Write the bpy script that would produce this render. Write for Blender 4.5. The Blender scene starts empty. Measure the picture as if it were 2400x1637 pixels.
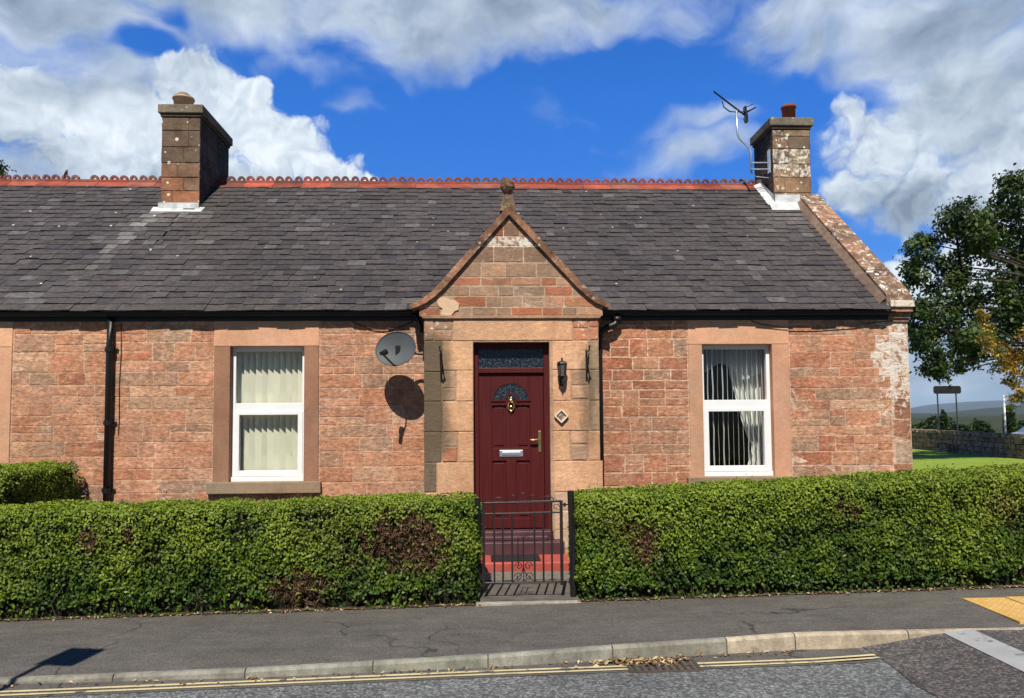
import bpy, math, random
import numpy as np
from mathutils import Vector, Matrix, noise as mnoise

random.seed(7)
rng = np.random.default_rng(7)
R = math.radians
scene = bpy.context.scene
COL = scene.collection

# ------------------------------------------------------------------ objects
def tag(o, label=None, cat=None, group=None, kind=None):
    if label: o['label'] = label
    if cat: o['category'] = cat
    if group: o['group'] = group
    if kind: o['kind'] = kind
    return o

def thing(name, loc, label, cat, group=None):
    o = bpy.data.objects.new(name, None)
    o.empty_display_size = .2
    COL.objects.link(o)
    o.location = loc
    o['base'] = list(loc)
    return tag(o, label, cat, group)

def base_of(p):
    while p is not None:
        if 'base' in p: return Vector(p['base'])
        p = p.parent
    return Vector((0, 0, 0))

def finish(name, me, mats, parent=None, smooth=False, bevel=0):
    for m in (mats if isinstance(mats, (list, tuple)) else [mats]):
        me.materials.append(m)
    if smooth:
        me.polygons.foreach_set('use_smooth', [True]*len(me.polygons))
    o = bpy.data.objects.new(name, me)
    COL.objects.link(o)
    if parent is not None:
        o.parent = parent
    if bevel:
        b = o.modifiers.new('bevel', 'BEVEL'); b.width = bevel; b.segments = 2
        b.limit_method = 'ANGLE'; b.angle_limit = R(40)
    return o

class MB:
    """collects polygons in world metres, links them as one mesh"""
    def __init__(s): s.v = []; s.f = []; s.c = []; s.m = []
    def add(s, vs, fs, col=(1, 1, 1, 0), mi=0):
        n = len(s.v); s.v.extend([tuple(p) for p in vs])
        if len(col) == 3: col = (*col, 0)
        for f in fs:
            s.f.append([i+n for i in f]); s.c.append(col); s.m.append(mi)
        return s
    def box(s, x0, x1, y0, y1, z0, z1, col=(1, 1, 1, 0), mi=0, M=None):
        v = [(x, y, z) for z in (z0, z1) for y in (y0, y1) for x in (x0, x1)]
        if M is not None: v = [M @ Vector(p) for p in v]
        return s.add(v, [(0, 2, 3, 1), (4, 5, 7, 6), (0, 1, 5, 4), (2, 6, 7, 3), (0, 4, 6, 2), (1, 3, 7, 5)], col, mi)
    def prism(s, poly, y0, y1, col=(1, 1, 1, 0), mi=0):
        """polygon in (x,z), counter-clockwise seen from the front, pushed from y0 back to y1"""
        n = len(poly)
        v = [(x, y0, z) for x, z in poly]+[(x, y1, z) for x, z in poly]
        fs = [tuple(range(n)), tuple(range(2*n-1, n-1, -1))]
        fs += [(i, i+n, (i+1) % n+n, (i+1) % n) for i in range(n)]
        return s.add(v, fs, col, mi)
    def tube(s, path, r, n=8, col=(1, 1, 1, 0), mi=0):
        path = [Vector(p) for p in path]
        rr = r if isinstance(r, (list, tuple)) else [r]*len(path)
        vs = []; fs = []
        up = Vector((.13, .21, .97))
        for i, p in enumerate(path):
            d = (path[min(i+1, len(path)-1)]-path[max(i-1, 0)]).normalized()
            a = d.cross(up)
            if a.length < .05: a = d.cross(Vector((1, .2, 0)))
            a.normalize(); b = d.cross(a)
            up = b.cross(d) if i == 0 else up
            for k in range(n):
                t = 2*math.pi*k/n
                vs.append(p+(a*math.cos(t)+b*math.sin(t))*rr[i])
        for i in range(len(path)-1):
            for k in range(n):
                k2 = (k+1) % n
                fs.append((i*n+k, i*n+k2, (i+1)*n+k2, (i+1)*n+k))
        fs.append(tuple(range(n-1, -1, -1))); L = (len(path)-1)*n
        fs.append(tuple(range(L, L+n)))
        return s.add(vs, fs, col, mi)
    def lathe(s, prof, c, n=16, col=(1, 1, 1, 0), mi=0, M=None):
        vs = []; fs = []
        for r, z in prof:
            for k in range(n):
                t = 2*math.pi*k/n
                p = Vector((r*math.cos(t), r*math.sin(t), z))
                if M is not None: p = M @ p
                vs.append(p+Vector(c))
        for i in range(len(prof)-1):
            for k in range(n):
                k2 = (k+1) % n
                fs.append((i*n+k, i*n+k2, (i+1)*n+k2, (i+1)*n+k))
        fs.append(tuple(range(n-1, -1, -1))); L = (len(prof)-1)*n
        fs.append(tuple(range(L, L+n)))
        return s.add(vs, fs, col, mi)
    def build(s, name, mats, parent=None, smooth=False, bevel=0):
        b = base_of(parent)
        me = bpy.data.meshes.new(name)
        me.from_pydata([(p[0]-b.x, p[1]-b.y, p[2]-b.z) for p in s.v], [], s.f)
        me.polygons.foreach_set('material_index', s.m)
        at = me.color_attributes.new('Col', 'FLOAT_COLOR', 'CORNER')
        cols = np.repeat(np.array(s.c, dtype=np.float32), [len(f) for f in s.f], axis=0)
        at.data.foreach_set('color', cols.ravel())
        return finish(name, me, mats, parent, smooth, bevel)

def quads_np(name, V, cols, mat, parent=None):
    """V (N,4,3) quads in world metres, cols (N,3)"""
    b = base_of(parent)
    N = len(V)
    V = V.reshape(-1, 3)-np.array(b)
    me = bpy.data.meshes.new(name)
    me.vertices.add(N*4); me.vertices.foreach_set('co', V.astype(np.float32).ravel())
    me.loops.add(N*4); me.loops.foreach_set('vertex_index', np.arange(N*4, dtype=np.int32))
    me.polygons.add(N); me.polygons.foreach_set('loop_start', np.arange(0, N*4, 4, dtype=np.int32))
    me.update(calc_edges=True)
    at = me.color_attributes.new('Col', 'FLOAT_COLOR', 'CORNER')
    c4 = np.ones((N, 4), dtype=np.float32); c4[:, :3] = cols; c4[:, 3] = 0
    at.data.foreach_set('color', np.repeat(c4, 4, axis=0).ravel())
    return finish(name, me, mat, parent)

def leaf_quads(P, Nrm, length, width, spread=.75):
    """leaf shaped quads at P facing roughly along Nrm"""
    n = len(P)
    nn = Nrm+rng.normal(0, spread, (n, 3)); nn /= np.linalg.norm(nn, axis=1, keepdims=True)+1e-9
    a = rng.normal(0, 1, (n, 3)); a -= nn*np.sum(a*nn, axis=1, keepdims=True)
    a /= np.linalg.norm(a, axis=1, keepdims=True)+1e-9
    b = np.cross(nn, a)
    L = (length*rng.uniform(.7, 1.3, n))[:, None]; W = (width*rng.uniform(.75, 1.25, n))[:, None]
    fold = nn*L*rng.uniform(.05, .22, n)[:, None]
    return np.stack([P-a*L*.5, P+b*W*.5+fold-a*L*.05, P+a*L*.5-fold*.4, P-b*W*.5+fold-a*L*.05], axis=1)

# ---------------------------------------------------------------- materials
def newmat(name):
    m = bpy.data.materials.new(name); m.use_nodes = True
    nt = m.node_tree; nt.nodes.clear()
    out = nt.nodes.new('ShaderNodeOutputMaterial')
    return m, nt, out

class N:
    def __init__(s, nt): s.nt = nt
    def node(s, t, **kw):
        n = s.nt.nodes.new(t)
        for k, v in kw.items(): setattr(n, k, v)
        return n
    def link(s, a, b): s.nt.links.new(a, b)
    def put(s, sock, v):
        if isinstance(v, bpy.types.NodeSocket): s.link(v, sock)
        else: sock.default_value = v
    def math(s, op, a, b=0., c=None, clamp=False):
        n = s.node('ShaderNodeMath', operation=op, use_clamp=clamp)
        s.put(n.inputs[0], a); s.put(n.inputs[1], b)
        if c is not None: s.put(n.inputs[2], c)
        return n.outputs[0]
    def vmath(s, op, a, b=None):
        n = s.node('ShaderNodeVectorMath', operation=op)
        s.put(n.inputs[0], a)
        if b is not None: s.put(n.inputs[3 if op == 'SCALE' else 1], b)
        return n.outputs[1] if op in ('LENGTH', 'DOT_PRODUCT') else n.outputs[0]
    def rng(s, v, a, b, c, d, smooth=False):
        n = s.node('ShaderNodeMapRange'); n.clamp = True
        if smooth: n.interpolation_type = 'SMOOTHSTEP'
        s.put(n.inputs[0], v)
        for i, k in enumerate((a, b, c, d)): s.put(n.inputs[i+1], k)
        return n.outputs[0]
    def mix(s, f, a, b, mode='MIX'):
        n = s.node('ShaderNodeMix', data_type='RGBA', blend_type=mode)
        s.put(n.inputs[0], f)
        for i, v in ((6, a), (7, b)):
            s.put(n.inputs[i], (*v, 1) if isinstance(v, tuple) and len(v) == 3 else v)
        return n.outputs[2]
    def coord(s, scale=(1, 1, 1)):
        t = s.node('ShaderNodeTexCoord'); m = s.node('ShaderNodeMapping')
        m.inputs['Scale'].default_value = scale
        s.link(t.outputs['Object'], m.inputs['Vector'])
        return m.outputs[0]
    def noise(s, vec, scale, detail=4, rough=.55, dist=0):
        n = s.node('ShaderNodeTexNoise')
        s.link(vec, n.inputs['Vector'])
        n.inputs['Scale'].default_value = scale; n.inputs['Detail'].default_value = detail
        n.inputs['Roughness'].default_value = rough; n.inputs['Distortion'].default_value = dist
        return n.outputs[0]
    def voro(s, vec, scale, feature='F1', out=0):
        n = s.node('ShaderNodeTexVoronoi', feature=feature)
        s.link(vec, n.inputs['Vector']); n.inputs['Scale'].default_value = scale
        return n.outputs[out]
    def attr(s):
        return s.node('ShaderNodeAttribute', attribute_name='Col')
    def bump(s, h, strength=.5, dist=.01, normal=None):
        n = s.node('ShaderNodeBump')
        n.inputs['Strength'].default_value = strength; n.inputs['Distance'].default_value = dist
        s.link(h, n.inputs['Height'])
        if normal is not None: s.link(normal, n.inputs['Normal'])
        return n.outputs[0]
    def bsdf(s, out, col, rough=.8, spec=.3, metal=0, normal=None):
        p = s.node('ShaderNodeBsdfPrincipled')
        s.put(p.inputs['Base Color'], (*col, 1) if isinstance(col, tuple) and len(col) == 3 else col)
        s.put(p.inputs['Roughness'], rough); p.inputs['Specular IOR Level'].default_value = spec
        p.inputs['Metallic'].default_value = metal
        if normal is not None: s.link(normal, p.inputs['Normal'])
        if out is not None: s.link(p.outputs[0], out.inputs['Surface'])
        return p

def plain(name, col, rough=.7, spec=.3, metal=0, nscale=6., namt=.15, bump=0, bscale=60, use_attr=False):
    m, nt, out = newmat(name); k = N(nt)
    co = k.coord()
    base = k.attr().outputs['Color'] if use_attr else (*col, 1)
    n1 = k.rng(k.noise(co, nscale, 5), .3, .7, 1-namt, 1+namt)
    c = k.mix(1., base, n1, 'MULTIPLY')
    nb = None
    if bump: nb = k.bump(k.noise(co, bscale, 4), bump, .01)
    k.bsdf(out, c, rough, spec, metal, nb)
    return m

def stone_mat(name, rocky=1., white_thr=.80, lichen_spots=False, stain=.28, mott=.32, soot=False):
    m, nt, out = newmat(name); k = N(nt)
    a = k.attr(); co = k.coord(); bed = k.coord((1, 1, 1.9))
    blot = k.rng(k.noise(co, 3.1, 6, .6), .3, .7, 1-stain, 1+stain*.7)
    big = k.rng(k.noise(co, .9, 4, .6), .35, .65, .86, 1.1)
    grain = k.rng(k.noise(bed, 30, 5, .65), .25, .75, .86, 1.13)
    c = k.mix(1., a.outputs['Color'], blot, 'MULTIPLY')
    if mott > .3:   # weathering skin that runs across neighbouring stones
        c = k.mix(k.rng(k.noise(co, 1.9, 6, .62), .40, .60, 0, .6), c, (.55, .265, .15, 1))
        c = k.mix(k.rng(k.noise(bed, 6.5, 8, .70, .5), .54, .65, 0, .55), c, (.72, .49, .355, 1))
        c = k.mix(k.rng(k.noise(bed, 9.5, 8, .72, .8), .54, .66, 0, .58), c, (.22, .14, .095, 1))
    mt_ = k.rng(k.noise(co, 17, 8, .7, .5), .40, .62, 1-mott, 1+mott*.4)
    c = k.mix(1., c, mt_, 'MULTIPLY')
    c = k.mix(1., c, big, 'MULTIPLY'); c = k.mix(1., c, grain, 'MULTIPLY')
    hue = k.rng(k.noise(co, 1.7, 6, .65), .48, .66, 0, .45)
    c = k.mix(hue, c, k.mix(1., c, (.80, .96, 1.08, 1), 'MULTIPLY'))
    if soot:   # rain-washed soot streaks down the two corners of the porch
        xyz = k.node('ShaderNodeSeparateXYZ'); k.link(co, xyz.inputs[0])
        xn = k.math('ADD', xyz.outputs[0], k.math('MULTIPLY', k.math('SUBTRACT', k.noise(k.coord((1, 1, .45)), 6, 5, .6), .5), .30))
        zn = k.math('ADD', xyz.outputs[2], k.math('MULTIPLY', k.math('SUBTRACT', k.noise(co, 4, 4), .5), .5))
        l_ = k.math('MULTIPLY', k.rng(xn, -.48, -.30, 1, 0, True), k.math('MULTIPLY', k.rng(zn, 1.15, 1.45, 0, 1, True), k.rng(zn, 2.65, 2.95, 1, .3, True)))
        r_ = k.math('MULTIPLY', k.rng(k.math('ABSOLUTE', k.math('SUBTRACT', xn, 1.31)), .02, .12, .8, 0, True), k.math('MULTIPLY', k.rng(zn, 1.3, 1.7, 0, 1, True), k.rng(zn, 2.5, 2.75, 1, 0, True)))
        c = k.mix(k.math('MULTIPLY', k.math('MAXIMUM', l_, r_), .8), c, (.13, .095, .06, 1))
    wn = k.noise(co, 8.5, 9, .68, .6)
    wn = k.math('ADD', k.math('MULTIPLY', wn, .66), k.math('MULTIPLY', k.noise(co, 27, 6, .65, .4), .34))
    w = k.rng(k.math('ADD', wn, k.math('MULTIPLY', a.outputs['Alpha'], .5)), white_thr-.02, white_thr+.05, 0, .92)
    c = k.mix(w, c, (.72, .65, .56, 1))
    if lichen_spots:
        sp = None
        for sc_, rad, th_ in ((8.0, .24, .80), (15.0, .27, .86)):
            v = k.node('ShaderNodeTexVoronoi'); k.link(co, v.inputs['Vector']); v.inputs['Scale'].default_value = sc_
            cc = k.node('ShaderNodeSeparateColor'); k.link(v.outputs['Color'], cc.inputs[0])
            dd_ = k.math('ADD', v.outputs['Distance'], k.math('MULTIPLY', k.math('SUBTRACT', k.noise(co, 40, 3), .5), .14))
            q_ = k.math('MULTIPLY', k.rng(dd_, rad-.04, rad, 1, 0), k.math('GREATER_THAN', cc.outputs[0], th_))
            sp = q_ if sp is None else k.math('MAXIMUM', sp, q_)
        sp = k.math('MULTIPLY', sp, k.rng(a.outputs['Alpha'], .2, .7, 0, 1))
        c = k.mix(sp, c, (.70, .68, .58, 1))
    h1 = k.noise(bed, 13, 8, .66, .6); h2 = k.noise(co, 70, 4)
    h = k.math('ADD', k.math('MULTIPLY', h1, 1.), k.math('MULTIPLY', h2, .12))
    h = k.math('ADD', h, k.math('MULTIPLY', w, .05))
    nb = k.bump(h, .6*rocky, .035)
    k.bsdf(out, c, .92, .15, 0, nb)
    return m

def leaf_mat(name, rough=.42, trans=.22, spec=.35):
    m, nt, out = newmat(name); k = N(nt)
    a = k.attr().outputs['Color']
    p = k.bsdf(None, a, rough, spec)
    t = k.node('ShaderNodeBsdfTranslucent')
    k.link(k.mix(1., a, (1.15, 1.2, .6, 1), 'MULTIPLY'), t.inputs[0])
    mx = k.node('ShaderNodeMixShader'); mx.inputs[0].default_value = trans
    k.link(p.outputs[0], mx.inputs[1]); k.link(t.outputs[0], mx.inputs[2])
    k.link(mx.outputs[0], out.inputs['Surface'])
    return m

def glass_mat(name):
    m, nt, out = newmat(name); k = N(nt)
    t = k.node('ShaderNodeBsdfTransparent'); t.inputs[0].default_value = (.985, .99, .985, 1)
    g = k.node('ShaderNodeBsdfGlossy'); g.inputs['Roughness'].default_value = .02
    fr = k.node('ShaderNodeLayerWeight'); fr.inputs['Blend'].default_value = .5
    mx = k.node('ShaderNodeMixShader'); k.link(k.math('MULTIPLY_ADD', k.math('POWER', fr.outputs['Facing'], 4.), .6, .03), mx.inputs[0])
    k.link(t.outputs[0], mx.inputs[1]); k.link(g.outputs[0], mx.inputs[2])
    k.link(mx.outputs[0], out.inputs['Surface'])
    return m

def sheer_mat(name, alpha, col):
    m, nt, out = newmat(name); k = N(nt)
    t = k.node('ShaderNodeBsdfTransparent'); d = k.node('ShaderNodeBsdfDiffuse'); d.inputs[0].default_value = (*col, 1)
    mx = k.node('ShaderNodeMixShader'); mx.inputs[0].default_value = alpha
    k.link(t.outputs[0], mx.inputs[1]); k.link(d.outputs[0], mx.inputs[2]); k.link(mx.outputs[0], out.inputs['Surface'])
    return m

def asphalt_mat(name, col, lo, hi, chip, seams=False, rough=.9):
    """bituminous surface: matrix colour with stone chips of its own colour, worn and stained in places"""
    m, nt, out = newmat(name); k = N(nt)
    co = k.coord()
    big = k.rng(k.noise(co, .7, 5, .6), .3, .7, .78, 1.16)
    mid = k.rng(k.noise(k.coord((.6, 1.6, 1)), 5, 6, .7), .3, .7, .78, 1.18)
    v = k.node('ShaderNodeTexVoronoi'); k.link(co, v.inputs['Vector']); v.inputs['Scale'].default_value = chip
    sep = k.node('ShaderNodeSeparateColor'); k.link(v.outputs['Color'], sep.inputs[0])
    chipc = k.rng(k.math('POWER', sep.outputs[0], 2.2), 0, 1, lo, hi)
    c = k.mix(1., (*col, 1), chipc, 'MULTIPLY')
    c = k.mix(1., c, big, 'MULTIPLY'); c = k.mix(1., c, mid, 'MULTIPLY')
    st = k.rng(k.noise(co, 2.4, 6, .7, .8), .62, .70, 0, .45)          # damp and oil stains
    c = k.mix(st, c, (col[0]*.55, col[1]*.53, col[2]*.5, 1))
    if seams:                                                        # a few hairline cracks
        wv = k.vmath('ADD', co, k.vmath('SCALE', k.vmath('SUBTRACT', tn(k, co, 2.2), (.5, .5, .5)), .5))
        cr = k.voro(wv, .55, 'DISTANCE_TO_EDGE')
        c = k.mix(k.math('MULTIPLY', k.rng(cr, .002, .007, .75, 0), k.rng(k.noise(co, .6, 3), .48, .56, 0, 1)), c, (.03, .027, .022, 1))
    gum = k.node('ShaderNodeTexVoronoi'); k.link(co, gum.inputs['Vector']); gum.inputs['Scale'].default_value = 4.5
    gs = k.node('ShaderNodeSeparateColor'); k.link(gum.outputs['Color'], gs.inputs[0])
    g_ = k.math('MULTIPLY', k.rng(gum.outputs['Distance'], .05, .08, .55, 0), k.math('GREATER_THAN', gs.outputs[0], .72))
    c = k.mix(g_, c, (col[0]*1.9, col[1]*1.9, col[2]*1.8, 1))
    h = k.math('ADD', k.rng(v.outputs['Distance'], 0, .6, 1, 0), k.noise(co, 90, 3))
    k.bsdf(out, c, rough, .3, 0, k.bump(h, .6, .008))
    return m

def tn(k, co, sc):
    n = k.node('ShaderNodeTexNoise'); k.link(co, n.inputs['Vector']); n.inputs['Scale'].default_value = sc; n.inputs['Detail'].default_value = 4
    return n.outputs[1]

M_WALL = stone_mat('sandstone_rubble', 1.0, .86)
M_ASHLAR = stone_mat('dressed_sandstone', .22, .92, stain=.13, mott=.06)
M_PORCH = stone_mat('porch_sandstone', .6, .86, stain=.2, mott=.16, soot=True)
M_COPE = stone_mat('coping_stone', .5, .955, lichen_spots=True)
M_CHIM = stone_mat('chimney_stone', .4, 1.05, lichen_spots=True, stain=.4, mott=.2)
M_SLATE = None
M_WHITE = plain('white_upvc', (.80, .80, .80), .35, .4, namt=.03)
M_LEAD = plain('white_lead', (.56, .57, .57), .6, .3, nscale=9, namt=.3, bump=.2, bscale=20)
M_BLACK = plain('black_paint', (.012, .012, .013), .4, .4, namt=.2)
M_IRON = plain('black_iron', (.016, .010, .010), .5, .4, namt=.3, bump=.2)
M_RIDGE = plain('red_clay_tile', (.30, .06, .035), .75, .25, nscale=5, namt=.35, bump=.3, bscale=30, use_attr=True)
M_GLASS = glass_mat('window_glass')
M_BLIND = plain('blind_fabric', (.82, .80, .64), .8, .2, nscale=3, namt=.06)
M_BLINDW = plain('white_blind_fabric', (.85, .85, .83), .8, .2, namt=.04)
M_CURT = plain('white_curtain', (.74, .75, .70), .9, .1, namt=.06)
M_NET = sheer_mat('sheer_net', .6, (.72, .75, .75))
M_ROOM = plain('dark_room', (.022, .020, .018), .9, .1)
M_BRASS = plain('brass', (.85, .62, .25), .28, .5, metal=1, namt=.1)
M_STEEL = plain('satin_steel', (.62, .64, .68), .38, .5, metal=.85, namt=.05)
M_GALV = plain('galvanised_steel', (.62, .66, .70), .35, .5, metal=.7, namt=.1)
M_RED = plain('red_floor_paint', (.36, .066, .048), .6, .4, nscale=3, namt=.25)
M_MAROON = plain('maroon_step_paint', (.075, .030, .036), .5, .4, nscale=4, namt=.3)
M_RUBBER = plain('black_rubber', (.022, .018, .020), .9, .2, bump=.6, bscale=90)
M_BARK = plain('bark', (.060, .050, .038), .95, .1, nscale=8, namt=.4, bump=.6, bscale=14)
M_LEAF = leaf_mat('hedge_leaf', .5, .2, .22)
M_TREELEAF = leaf_mat('tree_leaf', .5, .25, .25)
M_TWIG = plain('bare_twigs', (.10, .062, .035), .95, .1, nscale=20, namt=.4, use_attr=True)
M_LITTER = plain('dead_leaves', (.3, .2, .1), .9, .1, namt=.25, use_attr=True)
def conc_mat():
    m, nt, out = newmat('weathered_concrete'); k = N(nt)
    co = k.coord(); c = k.attr().outputs['Color']
    c = k.mix(1., c, k.rng(k.noise(co, 2.5, 6, .65), .35, .65, .72, 1.2), 'MULTIPLY')
    c = k.mix(1., c, k.rng(k.noise(k.coord((1, 1, .5)), 14, 7, .7), .35, .65, .74, 1.2), 'MULTIPLY')
    c = k.mix(k.rng(k.noise(co, 6, 7, .7), .60, .68, 0, .5), c, (.09, .085, .055, 1))
    k.bsdf(out, c, .92, .15, 0, k.bump(k.noise(co, 45, 5, .65), .6, .01))
    return m
M_CONC = conc_mat()
M_POT = plain('chimney_pot_clay', (.3, .1, .06), .8, .2, namt=.2, use_attr=True)

def slate_mat():
    m, nt, out = newmat('roof_slate'); k = N(nt)
    a = k.attr(); co = k.coord()
    n1 = k.rng(k.noise(co, 14, 6, .65), .3, .7, .72, 1.28)
    n2 = k.rng(k.noise(co, .8, 4), .35, .65, .85, 1.12)
    n3 = k.rng(k.noise(k.coord((.5, 1.4, 1.4)), 26, 6, .7), .36, .66, .66, 1.36)
    c = k.mix(1., a.outputs['Color'], n1, 'MULTIPLY'); c = k.mix(1., c, n2, 'MULTIPLY'); c = k.mix(1., c, n3, 'MULTIPLY')
    lich = k.rng(k.noise(co, 16, 7, .7), .70, .75, 0, .7)
    c = k.mix(lich, c, (.26, .25, .22, 1))
    d = k.voro(co, 3.1)
    c = k.mix(k.math('MULTIPLY', k.rng(d, .045, .06, 1, 0), k.rng(a.outputs['Alpha'], 0, 1, 0, 1)), c, (.75, .73, .66, 1))
    k.bsdf(out, c, .62, .35, 0, k.bump(k.noise(co, 18, 6), .5, .012))
    return m
M_SLATE = slate_mat()

def door_mat():
    m, nt, out = newmat('maroon_woodgrain'); k = N(nt)
    g = k.noise(k.coord((38, 38, 1.4)), 1., 5, .6, .4)
    c = k.mix(k.rng(g, .3, .7, 0, 1), (.056, .0068, .0068, 1), (.096, .0125, .0122, 1))
    k.bsdf(out, c, .5, .22, 0, k.bump(g, .12, .004))
    return m
M_DOOR = door_mat()

def obscure_mat():
    m, nt, out = newmat('obscured_glass'); k = N(nt)
    co = k.coord()
    v = k.voro(co, 55, 'SMOOTH_F1')
    c = k.mix(k.rng(k.noise(co, 40, 4, .7), .5, .72, 0, 1), (.010, .015, .020, 1), (.10, .13, .15, 1))
    k.bsdf(out, c, .18, .6, 0, k.bump(v, .5, .01))
    return m
M_OBSC = obscure_mat()

def tactile_mat():
    m, nt, out = newmat('buff_tactile_paving'); k = N(nt)
    co = k.coord()
    c = k.mix(k.rng(k.noise(co, 9, 5), .35, .65, 0, 1), (.50, .30, .09, 1), (.60, .38, .13, 1))
    k.bsdf(out, c, .85, .2, 0, k.bump(k.noise(co, 60, 3), .4, .006))
    return m
M_TACT = tactile_mat()

def paint_mat(name, col, thr):
    """thermoplastic road paint, worn through in places"""
    m, nt, out = newmat(name); k = N(nt)
    co = k.coord()
    w = k.rng(k.noise(co, 9, 8, .7), thr, thr+.09, 0, 1)
    c = k.mix(w, (*col, 1), (.13, .125, .115, 1))
    c = k.mix(1., c, k.rng(k.noise(co, 2.2, 4), .3, .7, .82, 1.1), 'MULTIPLY')
    k.bsdf(out, c, .8, .25, 0, k.bump(k.noise(co, 80, 3), .4, .006))
    return m
M_YEL = paint_mat('yellow_road_paint', (.60, .50, .27), .56)
M_WLINE = paint_mat('white_road_paint', (.34, .34, .325), .56)
M_ROAD = asphalt_mat('chip_seal', (.150, .152, .146), .55, 1.8, 62)
M_ROADD = asphalt_mat('dark_asphalt', (.100, .088, .080), .65, 2.1, 60, True)
M_PAVE = asphalt_mat('footway_asphalt', (.118, .106, .090), .8, 1.35, 110, True)
M_PATH = plain('path_slabs', (.11, .10, .085), .9, .2, nscale=7, namt=.25, bump=.4)

# stone palettes (albedo)
SALMON = [(0.618, 0.293, 0.174), (0.587, 0.271, 0.157), (0.639, 0.312, 0.188), (0.567, 0.252, 0.143), (0.608, 0.297, 0.183), (0.546, 0.262, 0.157), (0.649, 0.333, 0.209)]
REDS = [(0.536, 0.207, 0.117), (0.505, 0.181, 0.096), (0.546, 0.223, 0.128)]
GREYS = [(0.464, 0.277, 0.177), (0.422, 0.252, 0.163), (0.505, 0.312, 0.204), (0.453, 0.282, 0.188)]
BUFF = [(0.659, 0.382, 0.239), (0.628, 0.368, 0.229)]
MORT = (0.721, 0.460, 0.331)
def pick(p_red=.15, p_grey=.2, p_buff=.1, dark=1.):
    r = random.random()
    src = REDS if r < p_red else GREYS if r < p_red+p_grey else BUFF if r < p_red+p_grey+p_buff else SALMON
    c = random.choice(src); j = random.uniform(.88, 1.1)*dark
    return tuple(min(1, x*j*random.uniform(.985, 1.015)) for x in c)

# ------------------------------------------------------- masonry generators
def coursed(u0, u1, v0, v1, hmin=.12, hmax=.26, lmin=.2, lmax=.55):
    """squared snecked rubble: rectangles (u0,v0,u1,v1)"""
    out = []; v = v0
    while v < v1-.02:
        h = random.uniform(hmin, hmax)
        if v+h > v1-hmin*.6: h = v1-v
        u = u0
        while u < u1-.02:
            l = random.uniform(lmin, lmax)
            if u+l > u1-lmin*.6: l = u1-u
            if h > .2 and random.random() < .45:
                s = v+h*random.uniform(.38, .62)
                um = u+l*random.uniform(.35, .65)
                if l > .34 and random.random() < .6:
                    out += [(u, v, um, s), (um, v, u+l, s)]
                else: out.append((u, v, u+l, s))
                if l > .34 and random.random() < .5:
                    um = u+l*random.uniform(.35, .65)
                    out += [(u, s, um, v+h), (um, s, u+l, v+h)]
                else: out.append((u, s, u+l, v+h))
            else: out.append((u, v, u+l, v+h))
            u += l
        v += h
    return out

def clip(poly, clipper):
    for i in range(len(clipper)):
        a, b = clipper[i], clipper[(i+1) % len(clipper)]
        def side(p): return (b[0]-a[0])*(p[1]-a[1])-(b[1]-a[1])*(p[0]-a[0])
        res = []
        for j in range(len(poly)):
            p, q = poly[j], poly[(j+1) % len(poly)]
            sp, sq = side(p), side(q)
            if sp >= 0: res.append(p)
            if sp*sq < 0:
                t = sp/(sp-sq); res.append((p[0]+(q[0]-p[0])*t, p[1]+(q[1]-p[1])*t))
        poly = res
        if len(poly) < 3: return []
    return poly

def lay(mb, rects, fr, colf, joint=.012, proud=(.0015, .006), jit=.0045, clipper=None, white=None, seg=.06):
    """each stone a face with a worn arris, standing proud of the mortar; fr=(origin,u,v,n)"""
    O, U, V, Nn = [Vector(x) for x in fr]
    for rc in rects:
        poly = [(rc[0], rc[1]), (rc[2], rc[1]), (rc[2], rc[3]), (rc[0], rc[3])]
        if clipper:
            poly = clip(poly, clipper)
            if not poly: continue
        area = abs(sum(poly[i][0]*poly[(i+1) % len(poly)][1]-poly[(i+1) % len(poly)][0]*poly[i][1] for i in range(len(poly))))/2
        if area < .0015: continue
        cx = sum(p[0] for p in poly)/len(poly); cy = sum(p[1] for p in poly)/len(poly)
        ring = []
        for i in range(len(poly)):
            a, b = poly[i], poly[(i+1) % len(poly)]
            n = max(1, int(math.dist(a, b)/seg))
            for t in range(n): ring.append((a[0]+(b[0]-a[0])*t/n, a[1]+(b[1]-a[1])*t/n))
        w = max(abs(rc[2]-rc[0]), .02); h = max(abs(rc[3]-rc[1]), .02)
        pr = random.uniform(*proud)
        r0 = []; r1 = []; r2 = []
        for (x, y) in ring:
            j1 = random.uniform(-jit, jit); j2 = random.uniform(-jit, jit)
            def ins(d): return (cx+(x-cx)*max(.2, 1-2*d/w)+j1, cy+(y-cy)*max(.2, 1-2*d/h)+j2)
            r0.append((*ins(joint*.5), -.002)); r1.append((*ins(joint*.5+.002), pr*.6)); r2.append((*ins(joint*.5+.010), pr+random.uniform(-.002, .002)))
        n = len(ring)
        vs = [O+U*p[0]+V*p[1]+Nn*p[2] for p in r0+r1+r2]
        fs = [(i, (i+1) % n, (i+1) % n+n, i+n) for i in range(n)]+[(i+n, (i+1) % n+n, (i+1) % n+2*n, i+2*n) for i in range(n)]
        fs.append(tuple(range(2*n, 3*n)))
        c = colf(cx, cy) if callable(colf) else colf
        wv = white(cx, cy) if white else 0
        mb.add(vs, fs, (*c[:3], wv))

# =========================================================== THE COTTAGE
WY = 9.40          # front wall plane
EY, EZ, PITCH = 9.27, 3.128, .835   # eaves line and roof rise per metre
RY = 12.40         # ridge
def roof_z(y): return EZ+PITCH*(y-EY)
X_PARTY, X_GABLE = -4.62, 5.58

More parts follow.
